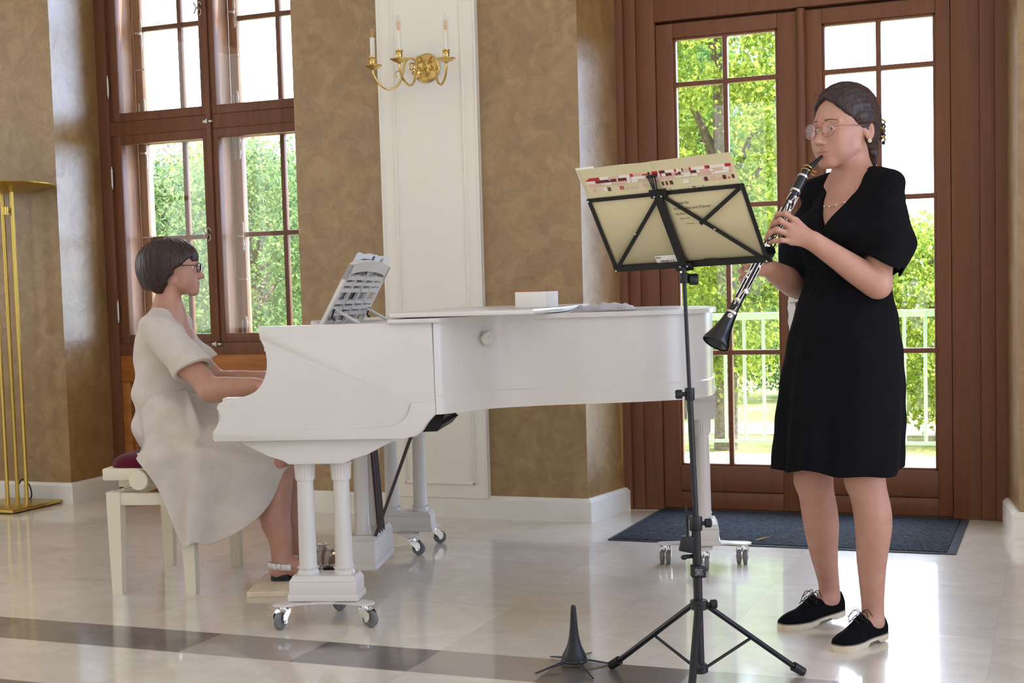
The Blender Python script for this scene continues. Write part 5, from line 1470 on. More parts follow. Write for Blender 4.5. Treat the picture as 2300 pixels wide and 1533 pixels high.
# ------------------------------------------------------------------ clarinet
ZA = -cax                                     # axis pointing from bell to mouthpiece
ca = (CFW - ZA * CFW.dot(ZA)).normalized(); cb = ZA.cross(ca).normalized()
clar = thing('clarinet', 'black clarinet with silver keywork held by the standing woman', 'clarinet', ct1)
def cpos(u, a=0.0, r=0.0): return ct1 + ZA * (u * CLEN) + (ca * math.cos(a) + cb * math.sin(a)) * r
BK = M['black']; SV = pbr('silver_keywork', srgb(222, 214, 204), .22, .95)
def lathe_c(prof, name, mat): b = MB(); b.lathe([(r, u * CLEN) for r, u in prof], ct1, ZA, n=32); return b.build(name, mat, clar, world=True)
b = MB()
prof = [(.0395, 0), (.041, .004), (.0405, .012), (.036, .03), (.029, .06), (.0235, .09), (.0195, .12), (.0165, .155)]
b.lathe([(r, u * CLEN) for r, u in prof] + [(.010, .155 * CLEN), (.014, .10 * CLEN), (.020, .06 * CLEN), (.028, .025 * CLEN), (.0365, .004 * CLEN)], ct1, ZA, n=40, cap=False)
b.lathe([(.001, .1 * CLEN), (.0139, .1 * CLEN)], ct1, ZA, n=24, cap=False); b.build('bell', BK, clar, world=True)
lathe_c([(.0152, .155), (.0140, .20), (.0130, .30), (.0128, .48), (.0128, .505)], 'lower_joint', BK)
lathe_c([(.0125, .51), (.0125, .78), (.0128, .80)], 'upper_joint', BK)
lathe_c([(.0150, .808), (.0158, .84), (.0150, .878)], 'barrel', BK)
lathe_c([(.0128, .885), (.0125, .92)], 'mouthpiece_shank', BK)
for u, r in ((.157, .0172), (.505, .0142), (.803, .0162), (.881, .0160)):
    lathe_c([(r * .9, u - .006), (r, u - .005), (r, u + .005), (r * .9, u + .006)], 'ring', SV)
# mouthpiece beak, slanting to the lips
mt = V(hp(.099, .0, -.0725)); m0 = cpos(.915)
b = MB()
rings = []
for k in range(7):
    t = k / 6; c = lerp(m0, mt + hf * -.016, t); w_ = lerp(.0122, .0062, t); hh = lerp(.0122, .0030, t)
    rings.append([c + cb * (hh * math.cos(a)) + ca * (w_ * math.sin(a)) for a in [2 * PI * i / 20 for i in range(20)]])
b.rings(rings); b.build('mouthpiece', BK, clar, world=True)
b = MB()
for u in (.915, .932): b.tube([cpos(u, a, .0137) for a in [2 * PI * i / 20 for i in range(20)]], .0016, n=6, loop=True)
for u in (.915, .932):
    for a in (PI * 1.5,): b.cyl(cpos(u, a, .013), cpos(u, a, .026), .0012, n=8); b.ball(cpos(u, a, .027), .0036, n=8, sc=(1, 1, .6))
b.build('ligature', M['gold'], clar, world=True)
# keywork: rods, posts, cups, rings and spatulas on the visible side (towards the camera and the front)
def side(a_deg): return PI + R(a_deg)         # 0 = towards the camera, -90 = front of the tube
kk = 0
def rod(u0, u1, a, r=.0165):
    b = MB(); b.cyl(cpos(u0, a, r), cpos(u1, a, r), .0017, n=8)
    n = max(2, int((u1 - u0) / .06) + 1)
    for i in range(n + 1):
        u = lerp(u0 + .003, u1 - .003, i / n); b.cyl(cpos(u, a, .012), cpos(u, a, r), .0018, n=8); b.ball(cpos(u, a, r + .0006), .0026, n=8)
    b.build('key_rod', SV, clar, world=True)
for u0, u1, a in ((.19, .50, -25), (.20, .50, 12), (.24, .46, -62), (.28, .49, 45), (.53, .74, -20), (.54, .72, 25), (.56, .70, -65), (.60, .78, 60)): rod(u0, u1, side(a))
def cup(u, a, r, lv=0.0):
    b = MB(); n = (ca * math.cos(a) + cb * math.sin(a)); o = cpos(u, a, .0145)
    b.lathe([(.0, 0), (r, .0), (r, .002), (r * .85, .0045), (r * .3, .0055), (0, .0056)], o, n, n=20)
    if lv: b.tube([o + n * .0045, cpos(u + lv * .5, a + .15, .0195), cpos(u + lv, a + .35, .017)], .0018, n=6)
    b.build('key_cup', SV, clar, world=True)
for u, a, r, lv in ((.135, -8, .0085, .05), (.215, -20, .0088, .06), (.27, 22, .0080, .05), (.33, -48, .0060, .04), (.40, 30, .0055, .03), (.56, 20, .0055, .03), (.62, -40, .005, .03), (.70, 38, .005, .03), (.735, -5, .006, .03), (.77, 20, .0045, -.03)): cup(u, side(a), r, lv)
def fring(u, a):
    b = MB(); n = (ca * math.cos(a) + cb * math.sin(a)); o = cpos(u, a, .0150); tx = ZA; ty = n.cross(tx)
    b.tube(torus_pts(o, tx, ty, .0075, .0075, 18), .0014, n=6, loop=True); b.build('finger_ring', SV, clar, world=True)
for u in (.36, .405, .45, .57, .615, .66): fring(u, side(-88))
def spat(u, a, l, bend):
    b = MB(); b.tube(catmull([cpos(u, a, .018), cpos(u + l * .5, a + bend * .5, .0205), cpos(u + l, a + bend, .0185)], 5), [.0022, .0026, .003, .0034, .0038, .004, .0042, .0042, .004, .0036, .003][:11], n=8, flat=.5); b.build('key_lever', SV, clar, world=True)
for u, a, l, bd in ((.455, -35, .05, -.5), (.47, -5, .05, -.4), (.47, 30, .045, .3), (.30, -70, .05, .4), (.50, 55, .05, .4), (.53, -10, .05, .5), (.74, -50, .04, .3), (.68, 5, .05, -.4)): spat(u, side(a), l, bd)
# ------------------------------------------------------------------ seated pianist
D1 = 5.465
she = thing('person', 'woman with a brown bob and glasses in a pale linen dress seated at the piano', 'person', (-3.30, 4.56, 0))
pf = (CRT * .997 + CFW * .03); pf.z = 0; pf.normalize(); pL = V((-pf.y, pf.x, 0)); pU = (V((0, 0, 1)) + pf * -.02).normalized()
PE = at(391, 600, D1); PS = .97
bf = V((math.cos(R(15.2)), math.sin(R(15.2)), 0)); bL = V((-bf.y, bf.x, 0)); bax = (npv(bf), npv(bL), np.array([0, 0, 1.]))
pnb = at(378, 700, D1)
S2 = SDF()
pp = build_head(S2, PE, pf, pL, pU, PS, neck=pnb)
pch, pwa, ppe = at(377, 790, D1), at(374, 885, D1), at(378, 962, D1)
S2.ell(npv(pch), (.105, .150, .165), bax, .05); S2.ell(npv(pwa), (.105, .135, .13), bax, .06); S2.ell(npv(ppe) + npv(bf) * .02, (.092, .150, .098), bax, .06)
for sg in (-1, 1):
    S2.ell(npv(pch) + npv(bf) * .07 + npv(bL) * .07 * sg + np.array([0, 0, -.03]), (.055, .062, .06), bax, .03)
    S2.cone(npv(pnb) + np.array([0, 0, .01]), npv(pch) + npv(bL) * .15 * sg + np.array([0, 0, .095]), .036, .04, .05)
def PWp(s, t, z): return pw(s, t, z)
rs_, re_, rw_ = at(366, 752, D1 - .17), at(474, 876, D1 - .25), PWp(-.36, .50, .785)
ls_, le_, lw_ = at(376, 748, D1 + .17), at(490, 858, D1 + .22), PWp(-.37, .93, .785)
re_ = at(474, 876, D1 - .28)
for sh, el, wr in ((rs_, re_, rw_), (ls_, le_, lw_)):
    S2.chain([npv(x) for x in (sh, lerp(sh, el, .5), el)], (.055, .050, .042), .03)
    S2.limb((el, lerp(el, wr, .3), lerp(el, wr, .72), wr), (.042, .0405, .031, .025), .02)
for wr, t0, sg in ((rw_, .50, 1), (lw_, .93, -1)):
    kn_ = [(-.272, t0 + sg * d, .792 - .004 * abs(i - 1)) for i, d in enumerate((-.033, -.011, .011, .032))]
    kn_ = [PWp(s, t0 + (i - 1.5) * .0215 * sg, .794 - .004 * abs(i - 1.3)) for i, s in enumerate((-.275, -.268, -.272, -.284))]
    for i, k0 in enumerate(kn_):
        S2.cone(npv(wr), npv(k0), .019, .0115, .014)
        ln = (.040, .044, .040, .031)[i]; dz = (.002, .004, .001, -.001)[i]
        c = k0 + bf * ln * .9 + V((0, 0, dz)); d = c + bf * ln * .55 + V((0, 0, -.018)); e = d + bf * .010 + V((0, 0, -.020))
        finger(S2, [k0, c, d, V((e.x, e.y, .752))], (.0083, .0086, .0083, .0073)[i])
    th = PWp(-.335, t0 - sg * .028, .782)
    finger(S2, [th, th + bf * .035 - bL * sg * .020 + V((0, 0, -.006)), th + bf * .062 - bL * sg * .026 + V((0, 0, -.016)), th + bf * .082 - bL * sg * .024 + V((0, 0, -.024))], .0095)
# legs and feet
rheel, rtoe = PWp(-.335, .70, .03), PWp(-.115, .74, .03)
rheel = V((-2.83, 4.544, .03)); rtoe = rheel + bf * .225 + bL * .012
lheel, ltoe = rheel + bL * .17 + bf * .02, rheel + bL * .19 + bf * .235 + V((0, 0, .01))
for sg, hip, kn, cf, an, he, to in ((-1, at(362, 968, D1 - .10), at(632, 1012, D1 - .15), at(622, 1150, D1 - .15), None, rheel, rtoe), (1, at(358, 962, D1 + .10), at(655, 1008, D1 + .10), at(655, 1140, D1 + .06), None, lheel, ltoe)):
    an = V((he.x, he.y, 0)) + bf * .035 + V((0, 0, .115))
    S2.chain([npv(hip), npv(lerp(hip, kn, .55)), npv(kn)], (.074, .072, .056), .04)
    S2.limb((kn, cf - bf * .008, lerp(cf, an, .5), an), (.054, .056, .043, .033), .03)
    S2.chain([npv(an), npv(he + bf * .02 + V((0, 0, .028)))], (.033, .030), .02)
    S2.cone(npv(he + bf * .012 + V((0, 0, .026))), npv(lerp(he, to, .55) + V((0, 0, .040))), .025, .026, .02)
    S2.cone(npv(an + bf * .02 + V((0, 0, -.03))), npv(lerp(he, to, .6) + V((0, 0, .036))), .026, .022, .03)
    fl_ = (to - he).normalized(); fn_ = V((-fl_.y, fl_.x, 0))
    for i in range(5):
        o = lerp(he, to, .68 - .03 * abs(i - 1)) + fn_ * (i - 2) * .0155 * -sg; S2.cone(npv(o + V((0, 0, .026))), npv(o + fl_ * (.058 - .006 * i) + V((0, 0, .016))), .011 - .0012 * i * .6, .0085 - .0008 * i, .006)
pbody = sdf_obj('body', S2, [M['skin'], M['lips'], M['brow']], she, .003, lambda c: face_mats(c, PE, pf, pL, pU, PS))
eyeballs(pbody, pp, PS, pf, pL, pU, pf + V((0, 0, -.1)))
eyebrows(pbody, S2, pp, pf, PS, M['brow'])
spectacles(she, pp, pf, pL, pU, PS, M['plasticb'], .0017, .0245, .0170, 3.6, -.004, .08)

# bob haircut with a side-swept fringe
Hb = SDF(); hb = (npv(pf), npv(pL), npv(pU))
Hb.ell(pp(-.020, 0, .034), np.array((.122, .098, .088)) * PS, hb, .01)
Hb.ell(pp(-.048, 0, -.005), np.array((.106, .094, .098)) * PS, hb, .03)
Hb.ell(pp(-.060, 0, -.065), np.array((.062, .074, .062)) * PS, hb, .04)
for sg in (-1, 1): Hb.ell(pp(.012, .062 * sg, -.006), np.array((.055, .032, .066)) * PS, hb, .025)
def bobcut(p):
    q = (p - npv(PE)) / PS; F, l, u = q @ hb[0], q @ hb[1], q @ hb[2]
    al = np.abs(l)
    # face opening: in front of a slanting line from the fringe to the ear lobe
    front = F - np.interp(u, [-.14, -.075, -.045, -.01, .018, .040, .060, .085], [-.055, -.022, -.006, .022, .056, .090, .105, .16]) - .004 * np.sin(u * 160)
    front = np.where(al < .045, F - np.interp(u, [-.14, .012, .026, .045, .085], [-.02, .070, .105, .150, .2]), front)
    # nape: underside slants from the lobes to the back of the neck
    nape = -(u + .118 + .35 * np.clip(-.02 - F, -.05, .12) * -1.0 * 1.0)
    return -np.maximum(front, nape) * PS * .8
Hb.fn(bobcut, pp(.03, 0, -.03), .3, .008, 's')
def bdisp(p):
    q = (p - npv(PE)) / PS; F, l, u = q @ hb[0], q @ hb[1], q @ hb[2]
    th = np.arctan2(l, F + .03)
    return .0007 * np.sin(th * 23 + u * 16 + 2.2 * np.sin(u * 23 + th * 3)) + .0005 * np.sin(th * 61 + 2 + u * 11 + 2 * np.sin(th * 7)) + .0009 * np.sin(th * 9 + u * 9)
Hb.disp = bdisp
sdf_obj('hair', Hb, M['hairB'], she, .0026)

# linen dress: bodice with short sleeves, skirt draped over the lap and hanging beside the bench
G2 = SDF()
G2.ell(npv(pch) + npv(bf) * -.006, (.120, .162, .178), bax, .04); G2.ell(npv(pwa) + npv(bf) * -.0, (.122, .172, .16), bax, .06); G2.ell(npv(ppe) + npv(bf) * -.0 + np.array([0, 0, .0]), (.126, .168, .112), bax, .05)
for sg in (-1, 1):
    G2.ell(npv(pch) + npv(bf) * .075 + npv(bL) * .07 * sg + np.array([0, 0, -.03]), (.062, .07, .07), bax, .04)
    G2.cone(npv(pnb) + npv(bL) * .055 * sg + np.array([0, 0, -.004]), npv(pch) + npv(bL) * .16 * sg + np.array([0, 0, .103]), .038, .05, .04)
for sh, el in ((rs_, re_), (ls_, le_)):
    e = lerp(sh, el, .80); G2.cone(npv(sh), npv(e), .066, .083, .03)
for sh, el in ((rs_, re_), (ls_, le_)):
    a = npv(lerp(sh, el, .64)); d = npv((el - sh).normalized()) * .90 + npv(V((0, 0, -1))) * .25 - npv(bf) * .12; d /= np.linalg.norm(d)
    def cut2(p, a=a, d=d):
        q = p - a; return np.maximum(-(q @ d), np.linalg.norm(q - np.outer(q @ d, d), axis=1) - .105)
    G2.fn(cut2, a + d * .06, .13, .006, 's'); G2.cone(a - d * .012, a + d * .03, .058, .070, .004, 's')
vb2 = npv(pch) + npv(bf) * .12 + np.array([0, 0, .01])
def vneck2(p):
    q = p - vb2; x = q @ bax[0]; y = np.abs(q @ bax[1]); z = q[:, 2]
    return np.maximum(np.maximum(y - .003 - .52 * np.maximum(z, 0), -z), -(x + .13))
G2.fn(vneck2, vb2 + np.array([0, 0, .12]), .22, .005, 's')
G2.cone(npv(pnb) + np.array([0, 0, .008]), npv(pnb) + np.array([0, 0, .12]), .072, .095, .008, 's')
def d2(p):
    q = p - npv(pch); x, y, z = q @ bax[0], q @ bax[1], q[:, 2]
    lo = np.clip((.06 - z) / .2, 0, 1)
    return .004 * lo * np.sin(y * 30 + x * 26 + z * 8 + 1) + .004 * lo * np.sin(z * 48 + x * 22 + 2) + .0016 * np.sin(x * 60 - z * 50 + y * 24)
G2.disp = d2
v1, f1 = G2.mesh(.0036)
# skirt: cross-sections from the hips to the knees, each an arch with hanging sides
stations = [  # (pixel x, hem pixel y on the near side, reach of the hanging side)
    (312, 1026, .225), (330, 1046, .285), (352, 1086, .300), (372, 1134, .305), (392, 1193, .305), (408, 1232, .305), (420, 1231, .302), (432, 1217, .300), (444, 1216, .298), (456, 1229, .295), (475, 1224, .288), (505, 1211, .272), (535, 1195, .252), (565, 1175, .232), (592, 1152, .214), (614, 1118, .198), (628, 1082, .186), (648, 1046, .176)]
NC = 72; vv = []
hipc = at(358, 965, D1); knc = at(640, 1010, D1 - .02)
for i, (px, hy, ho) in enumerate(stations):
    t = (px - 312) / (640 - 312)
    cen = lerp(hipc, knc, -.16 + 1.16 * t)
    Dn = (cen - bL * ho - CP).dot(CFW)
    hem = at(px, hy, Dn)
    zt = cen.z + lerp(.122, .088, t); zh = hem.z
    zc = max(lerp(.545, .47, max(0, (t - .45) / .55)), zh + .004)
    along = (hem - (cen - bL * ho)).dot(bf)
    xm = (px - 374) / 577
    wt = .172 * math.sqrt(max(0, 1 - (xm / .128) ** 2)) + .016 if abs(xm) < .128 else .016
    hw = max(lerp(.20, .165, t) * min(1, max(0, (t - .18) / .2)), wt)
    if px < 450: zt = max(zt, pwa.z + .03 * (1 - (xm / .15) ** 2)); half = min(hw, ho * .85)
    prof = catmull([(0, zt - .012 * (t > .25), 0), (half * .55, zt + .002, 0), (half * .98, zt - .030, 0), (lerp(half, ho, .22), zt - .068, 0), (lerp(half, ho, .55), lerp(zt - .05, zc, .72), 0), (ho * .97, zc - .004, 0), (ho + .006, lerp(zc, zh, .35), 0), (ho + .012, lerp(zc, zh, .7), 0), (ho + .016, zh, 0)], 8)
    npf = len(prof)
    for j in range(NC + 1):
        u = j / NC * 2 - 1; a = abs(u) * (npf - 1); sg = -1 if u < 0 else 1
        k = min(int(a), npf - 2); p_ = lerp(prof[k], prof[k + 1], a - k); w_ = max(0, (abs(u) - .52) / .48)
        rip = w_ ** .8 * (.026 * math.sin(i * 1.05 + .8 * sg + w_ * 1.4) + .013 * math.sin(i * 2.3 + 1 + sg)) + .006 * math.sin(abs(u) * 16 + i * .9) * (.3 + t)
        rip *= 1 - t ** 10
        o = p_.x + rip
        q = cen + bL * (sg * o) + bf * (along * min(1, abs(u) / .5) + .004 * math.sin(j * .5 + i))
        vv.append((q.x, q.y, p_.y + .004 * math.sin(i * 1.3 + j * .35) * (1 - w_)))
fa = []
for i in range(len(stations) - 1):
    for j in range(NC): q0 = i * (NC + 1) + j; fa.append((q0, q0 + NC + 1, q0 + NC + 2, q0 + 1))
n0 = len(v1)
# smooth the stations with one in-between row each (done by the subdivision modifier)
dress = link('dress', np_mesh('dress', v1, f1, True), M['linen'], she, world=True)
sk = link('skirt', np_mesh('skirt', np.array(vv), np.array(fa), True), M['linen'], dress, world=True, sub=1)
sk.modifiers.new('solid', 'SOLIDIFY').thickness = .004
# sandals: black sole, white straps, flower on the instep
for he, to, sg in ((rheel, rtoe, -1), (lheel, ltoe, 1)):
    d = (to - he).normalized(); n = V((-d.y, d.x, 0)); Ln = (to - he).length
    ow = [(-.03, .02), (0.0, .028), (.1, .031), (.3, .027), (.5, .030), (.7, .040), (.85, .040), (.97, .028), (1.04, .008)]
    poly = [he + d * (u * Ln) + n * w_ for u, w_ in ow] + [he + d * (u * Ln) - n * w_ for u, w_ in ow[::-1]]
    b = MB(); b.rings([[V((p.x, p.y, z)) for p in poly] for z in (.0235, .034)], smooth=False)
    b.rings([[V((p.x, p.y, z)) for p in [he + d * (u * Ln) + n * w_ for u, w_ in ((-.03, .018), (.0, .026), (.15, .028), (.28, .024))] + [he + d * (u * Ln) - n * w_ for u, w_ in ((.28, .024), (.15, .028), (.0, .026), (-.03, .018))]] for z in (.0235, .046)], smooth=False)
    sd_ = b.build('sandal', M['plasticb'], she, world=True)
    b = MB()
    wp = pbr('white_strap', srgb(232, 228, 222), .45)
    arc = [he + d * (.03 + .085 * abs(math.cos(a)) ** 1.0 - (.052 if math.cos(a) < .99 else .052)) + n * (.036 * math.sin(a)) + V((0, 0, .055)) for a in [i * PI / 14 - PI / 2 for i in range(15)]]
    hp_ = [he + d * (.052 - .074 * math.cos(a)) + n * (.042 * math.sin(a)) + V((0, 0, .048 + .004 * math.cos(a))) for a in [(-.62 + 1.24 * i / 14) * PI for i in range(15)]]
    rr = [[p + V((0, 0, -.012)), p + V((0, 0, .012))] for p in hp_]
    for i in range(14): b.quad(rr[i][0], rr[i + 1][0], rr[i + 1][1], rr[i][1], smooth=True)
    b.build('heel_strap', wp, sd_, world=True, solid=.0025)
    for u, hgt in ((.60, .075), (.74, .058)):
        st_ = [he + d * (u * Ln + .01 * math.cos(a)) + n * (.042 * math.cos(a)) + V((0, 0, .010 + hgt * math.sin(a))) for a in [i * PI / 14 for i in range(15)]]
        b = MB()
        for i in range(14): b.quad(st_[i] - d * .009, st_[i + 1] - d * .009, st_[i + 1] + d * .009, st_[i] + d * .009, smooth=True)
        b.build('strap', wp, sd_, world=True, solid=.0025)
    b = MB(); o = he + d * (.62 * Ln) + V((0, 0, .088))
    for k in range(7):
        a = k * 2 * PI / 7; pd = d * math.cos(a) + n * math.sin(a); b.ball(o + pd * .016 + V((0, 0, .002)), .010, n=8, sc=(1, 1, .45))
    b.ball(o + V((0, 0, .006)), .006, n=8); b.ball(he + d * .02 - n * .036 + V((0, 0, .05)), .004, n=8)
    b.build('flower', M['pearl'], sd_, world=True)
# ------------------------------------------------------------------ folding music stand
KB, KP = M['blackm'], M['plasticb']
SX = V((-.928, 3.665, 0))
lfoot, rfoot = flo(1372, 1500), flo(1805, 1515); tfoot = SX * 3 - lfoot - rfoot; tfoot.z = 0
stand = thing('music_stand', 'black folding music stand on a tripod in front of the clarinet player', 'music stand', SX)
rh = CRT.copy(); rh.z = 0; rh.normalize(); fh = V((-rh.y, rh.x, 0))
al_, be_, ro_ = R(34.86), R(34.41), R(1.6)
wd0 = rh * math.cos(al_) - fh * math.sin(al_); nd0 = rh * math.sin(al_) + fh * math.cos(al_)
up0_ = V((0, 0, 1)) * math.cos(be_) - nd0 * math.sin(be_)
DU = wd0 * math.cos(ro_) + up0_ * math.sin(ro_); DVv = -wd0 * math.sin(ro_) + up0_ * math.cos(ro_); DN = DU.cross(DVv)   # DN towards the camera side
if DN.dot(CP - SX) < 0: DN = -DN
DC = at(1518.7, 516.0, 3.75); SW, SH_ = .469, .233
def dk(u, v, n=0.0): return DC + DU * u + DVv * v + DN * n
def bar(b, a, c, w=.011, t=.003, n=.0):
    p, q = dk(*a, n), dk(*c, n); d = (q - p).normalized(); s_ = DN.cross(d).normalized()
    P = [x + s_ * (sg * w / 2) + DN * (tt * t / 2) for x in (p - d * w * .35, q + d * w * .35) for sg, tt in ((-1, -1), (1, -1), (1, 1), (-1, 1))]
    b._new(P, [(0, 1, 2, 3), (7, 6, 5, 4), (0, 4, 5, 1), (1, 5, 6, 2), (2, 6, 7, 3), (3, 7, 4, 0)])
hw, hh = SW / 2, SH_ / 2
b = MB()
bar(b, (-hw, hh), (-.012, hh - .0)); bar(b, (-.012, hh), (hw, hh)); bar(b, (-hw, hh), (-hw, -hh)); bar(b, (hw, hh), (hw, -hh))
bar(b, (-hw, -hh), (-.018, hh - .012), n=.003); bar(b, (.004, hh - .012), (hw, -hh), n=.003); bar(b, (hw, hh), (.085, .018), n=.005)
bar(b, (-hw, -hh + .004), (hw + .008, -hh + .004), .019, .004)
bar(b, (-.012, hh + .006), (-.012, -hh), .024, .007, n=.008); bar(b, (-.026, hh + .004), (.008, hh + .004), .024, .006, n=.006)
bar(b, (-.03, -hh + .002), (.006, -hh + .002), .024, .006, n=.008)
frame = b.build('desk_frame', KB, stand, world=True)
b = MB()       # ledge the music stands on, reaching towards the player
for u0, u1 in ((-hw, hw + .008),):
    P = [dk(u, v, n) for u in (u0, u1) for v, n in ((-hh - .005, .0), (-hh - .005, -.045), (-hh - .002, -.045), (-hh - .002, 0))]
    b._new(P, [(0, 1, 2, 3), (7, 6, 5, 4), (0, 4, 5, 1), (1, 5, 6, 2), (2, 6, 7, 3), (3, 7, 4, 0)])
    P = [dk(u, v, n) for u in (u0, u1) for v, n in ((-hh - .004, -.044), (-hh + .014, -.046), (-hh + .014, -.043), (-hh - .002, -.041))]
    b._new(P, [(0, 1, 2, 3), (7, 6, 5, 4), (0, 4, 5, 1), (1, 5, 6, 2), (2, 6, 7, 3), (3, 7, 4, 0)])
b.build('ledge', KB, frame, world=True)
for (u, v) in ((-hw, hh), (hw, hh), (-hw, -hh), (hw, -hh), (-.022, hh - .002), (.0, hh - .002), (-.022, -hh + .004), (.0, -hh + .004), (-hw / 2 - .01, 0), (hw / 2 + .0, -.005)):
    b = MB(); b.lathe([(.0028, 0), (.0028, .0012), (.0012, .002), (0, .002)], dk(u, v, .0115 if abs(u) < .05 else .0045), DN, n=10); b.build('rivet', M['silver'], frame, world=True)
# centre column
ztop = dk(-.012, -hh, .01)
top_s = V((ztop.x, ztop.y, ztop.z - .035))
def sh_pt(z): return lerp(SX, top_s, max(0, (z - .3)) / (top_s.z - .3)) * 1 if z > .3 else V((SX.x, SX.y, 0))
def sp(z): q = sh_pt(z); return V((q.x, q.y, z))
b = MB(); b.tube([sp(.70), sp(.85), sp(top_s.z), ztop], [.0055, .0055, .0055, .006], n=14); b.build('upper_tube', KB, stand, world=True)
b = MB(); b.cyl(sp(.44), sp(.81), .0085, n=16); b.build('middle_tube', KB, stand, world=True)
b = MB(); b.cyl(sp(.05), sp(.455), .0125, n=18); b.build('lower_tube', KB, stand, world=True)
def collar(z, r, h, side, kn=True, name='collar'):
    b = MB(); c = sp(z); b.lathe([(r * .92, -h / 2), (r, -h / 2 + .002), (r, h / 2 - .002), (r * .92, h / 2)], c, (0, 0, 1), n=18)
    col = b.build(name, KP, stand, world=True)
    if kn:
        d = rh * side; b = MB(); b.lathe([(.006, r * .6), (.006, r + .006), (.0125, r + .008), (.013, r + .022), (.010, r + .026), (0, r + .026)], c, d, n=18)
        b.lathe([(.005, r + .026), (.005, r + .0268), (0, r + .0268)], c, d, n=12, mi=1); b.build('knob', [KP, M['silver']], col, world=True)
ck = dk(-.012, -hh - .02, .012)
b = MB(); b.lathe([(.012, -.014), (.0135, -.012), (.0135, .012), (.012, .014)], V((top_s.x, top_s.y, top_s.z + .006)), (0, 0, 1), n=16)
cc = b.build('tilt_clamp', KP, stand, world=True)
b = MB(); b.lathe([(.008, .004), (.008, .012), (.0155, .014), (.0165, .034), (.014, .038), (0, .038)], V((top_s.x, top_s.y, top_s.z + .002)), rh, n=20); b.lathe([(.005, .038), (.005, .0388), (0, .0388)], V((top_s.x, top_s.y, top_s.z + .002)), rh, n=12, mi=1); b.build('knob', [KP, M['silver']], cc, world=True)
collar(.81, .0135, .034, -1); collar(.455, .0175, .040, 1); collar(.232, .024, .026, 1, True, 'tripod_head')
b = MB(); q = sp(.325); b.box(q, (.040, .036, .034), rz=math.atan2(rh.y, rh.x), bev=.004); cb_ = b.build('clamp_block', KP, stand, world=True)
b = MB(); b.box(q - fh * .0185, (.022, .001, .018), rz=math.atan2(rh.y, rh.x)); b.build('label_plate', pbr('grey_label', srgb(120, 118, 120), .5, col2=srgb(40, 40, 44), nscale=160), cb_, world=True)
low = V((SX.x, SX.y, .055))
b = MB(); b.lathe([(.018, -.014), (.022, -.011), (.022, .006), (.017, .012)], low, (0, 0, 1), n=18); b.build('spreader_hub', KP, stand, world=True)
for ft in (lfoot, rfoot, tfoot):
    d = (ft - SX).normalized(); a = V((SX.x, SX.y, .228)) + d * .022; e = V((ft.x, ft.y, .012)) - d * .01
    b = MB(); b.tube([a, e], .0105, n=10, flat=.75); lg = b.build('leg', KB, stand, world=True)
    b = MB(); t_ = (e - a).normalized(); b.cyl(e - t_ * .028, V((ft.x, ft.y, .008)), .0135, .0125, n=14); b.build('rubber_foot', KP, lg, world=True)
    m = lerp(a, e, .48); b = MB(); b.tube([m, low + d * .02], .0058, n=8, flat=.7); b.build('brace', KB, stand, world=True)
# holder clamped to the column: angled shell with a thin rod
hpnt = at(1541, 1222, 3.80)
b = MB()
b.prism([(-.020, -.016), (.024, -.026), (.022, .022), (-.012, .024)], -.012, .012, Matrix.Translation(hpnt) @ Matrix(((rh.x, 0, -fh.x), (rh.y, 0, -fh.y), (0, 1, 0))).to_4x4(), bev=.003)
hd = b.build('accessory_holder', KP, stand, world=True)
b = MB(); b.cyl(at(1545, 1215, 3.80), at(1541, 1138, 3.80), .0035, n=10); b.ball(at(1541, 1138, 3.80), .0045, n=8); b.build('holder_rod', KP, hd, world=True)
b = MB(); b.cyl(at(1535, 1250, 3.80), at(1560, 1248, 3.81), .006, n=10); b.ball(at(1537, 1251, 3.80), .010, n=12, sc=(1, 1, .7)); b.build('holder_screw', KP, hd, world=True)
# spring clip at the top of the desk
b = MB(); c0 = dk(-.014, hh + .055, .004)
b.tube([dk(-.024, hh + .052, .003), dk(-.020, hh + .02, .006), dk(-.014, hh + .006, .010)], .0022, n=6); b.tube([dk(-.004, hh + .052, .003), dk(-.008, hh + .02, .006), dk(-.012, hh + .006, .010)], .0022, n=6)
b.tube([dk(-.017, hh + .052, .004), dk(-.015, hh + .02, .007), dk(-.013, hh + .012, .010)], .0016, n=6); b.tube([dk(-.011, hh + .052, .004), dk(-.013, hh + .02, .007)], .0016, n=6)
b.tube([dk(-.030, hh + .054, .0), dk(.002, hh + .056, .0)], .004, n=8)
b.build('spring_clip', KP, stand, world=True)

# ------------------------------------------------------------------ music on the stand
sheet = thing('sheet_music', 'cream music score with red patchwork strip standing open on the black music stand', 'sheet music', dk(0, -hh, -.02))
cov = pbr('cream_cover', srgb(214, 204, 166), .7, spec=.25, col2=srgb(208, 197, 158), nscale=9)
def sheetgrid(b, u0, u1, v0, v1, n, cu, nx=16):
    ps = [(lerp(u0, u1, i / nx), n - cu * math.sin(PI * i / nx)) for i in range(nx + 1)]
    b.rings([[dk(u, v, m) for u, m in ps] for v in (v0, v1)], closed=False, cap=False)
ut0, ut1, us_ = -.237, .228, -.008
v0_, v1_ = -hh + .001, hh + .096
b = MB(); sheetgrid(b, ut0, us_, v0_, v1_, -.0045, .001); sheetgrid(b, us_, ut1, v0_, v1_ + .001, -.0045, .001); cover_o = b.build('cover', cov, sheet, world=True, solid=.0008)
pgm = pbr('music_page', srgb(244, 241, 230), .75, spec=.2)
b = MB(); sheetgrid(b, ut0 + .004, us_ - .002, v0_ + .002, v1_ - .003, -.0075, .006); sheetgrid(b, us_ + .002, ut1 - .004, v0_ + .002, v1_ - .003, -.0075, .006); b.build('open_page', pgm, sheet, world=True, solid=.0006)
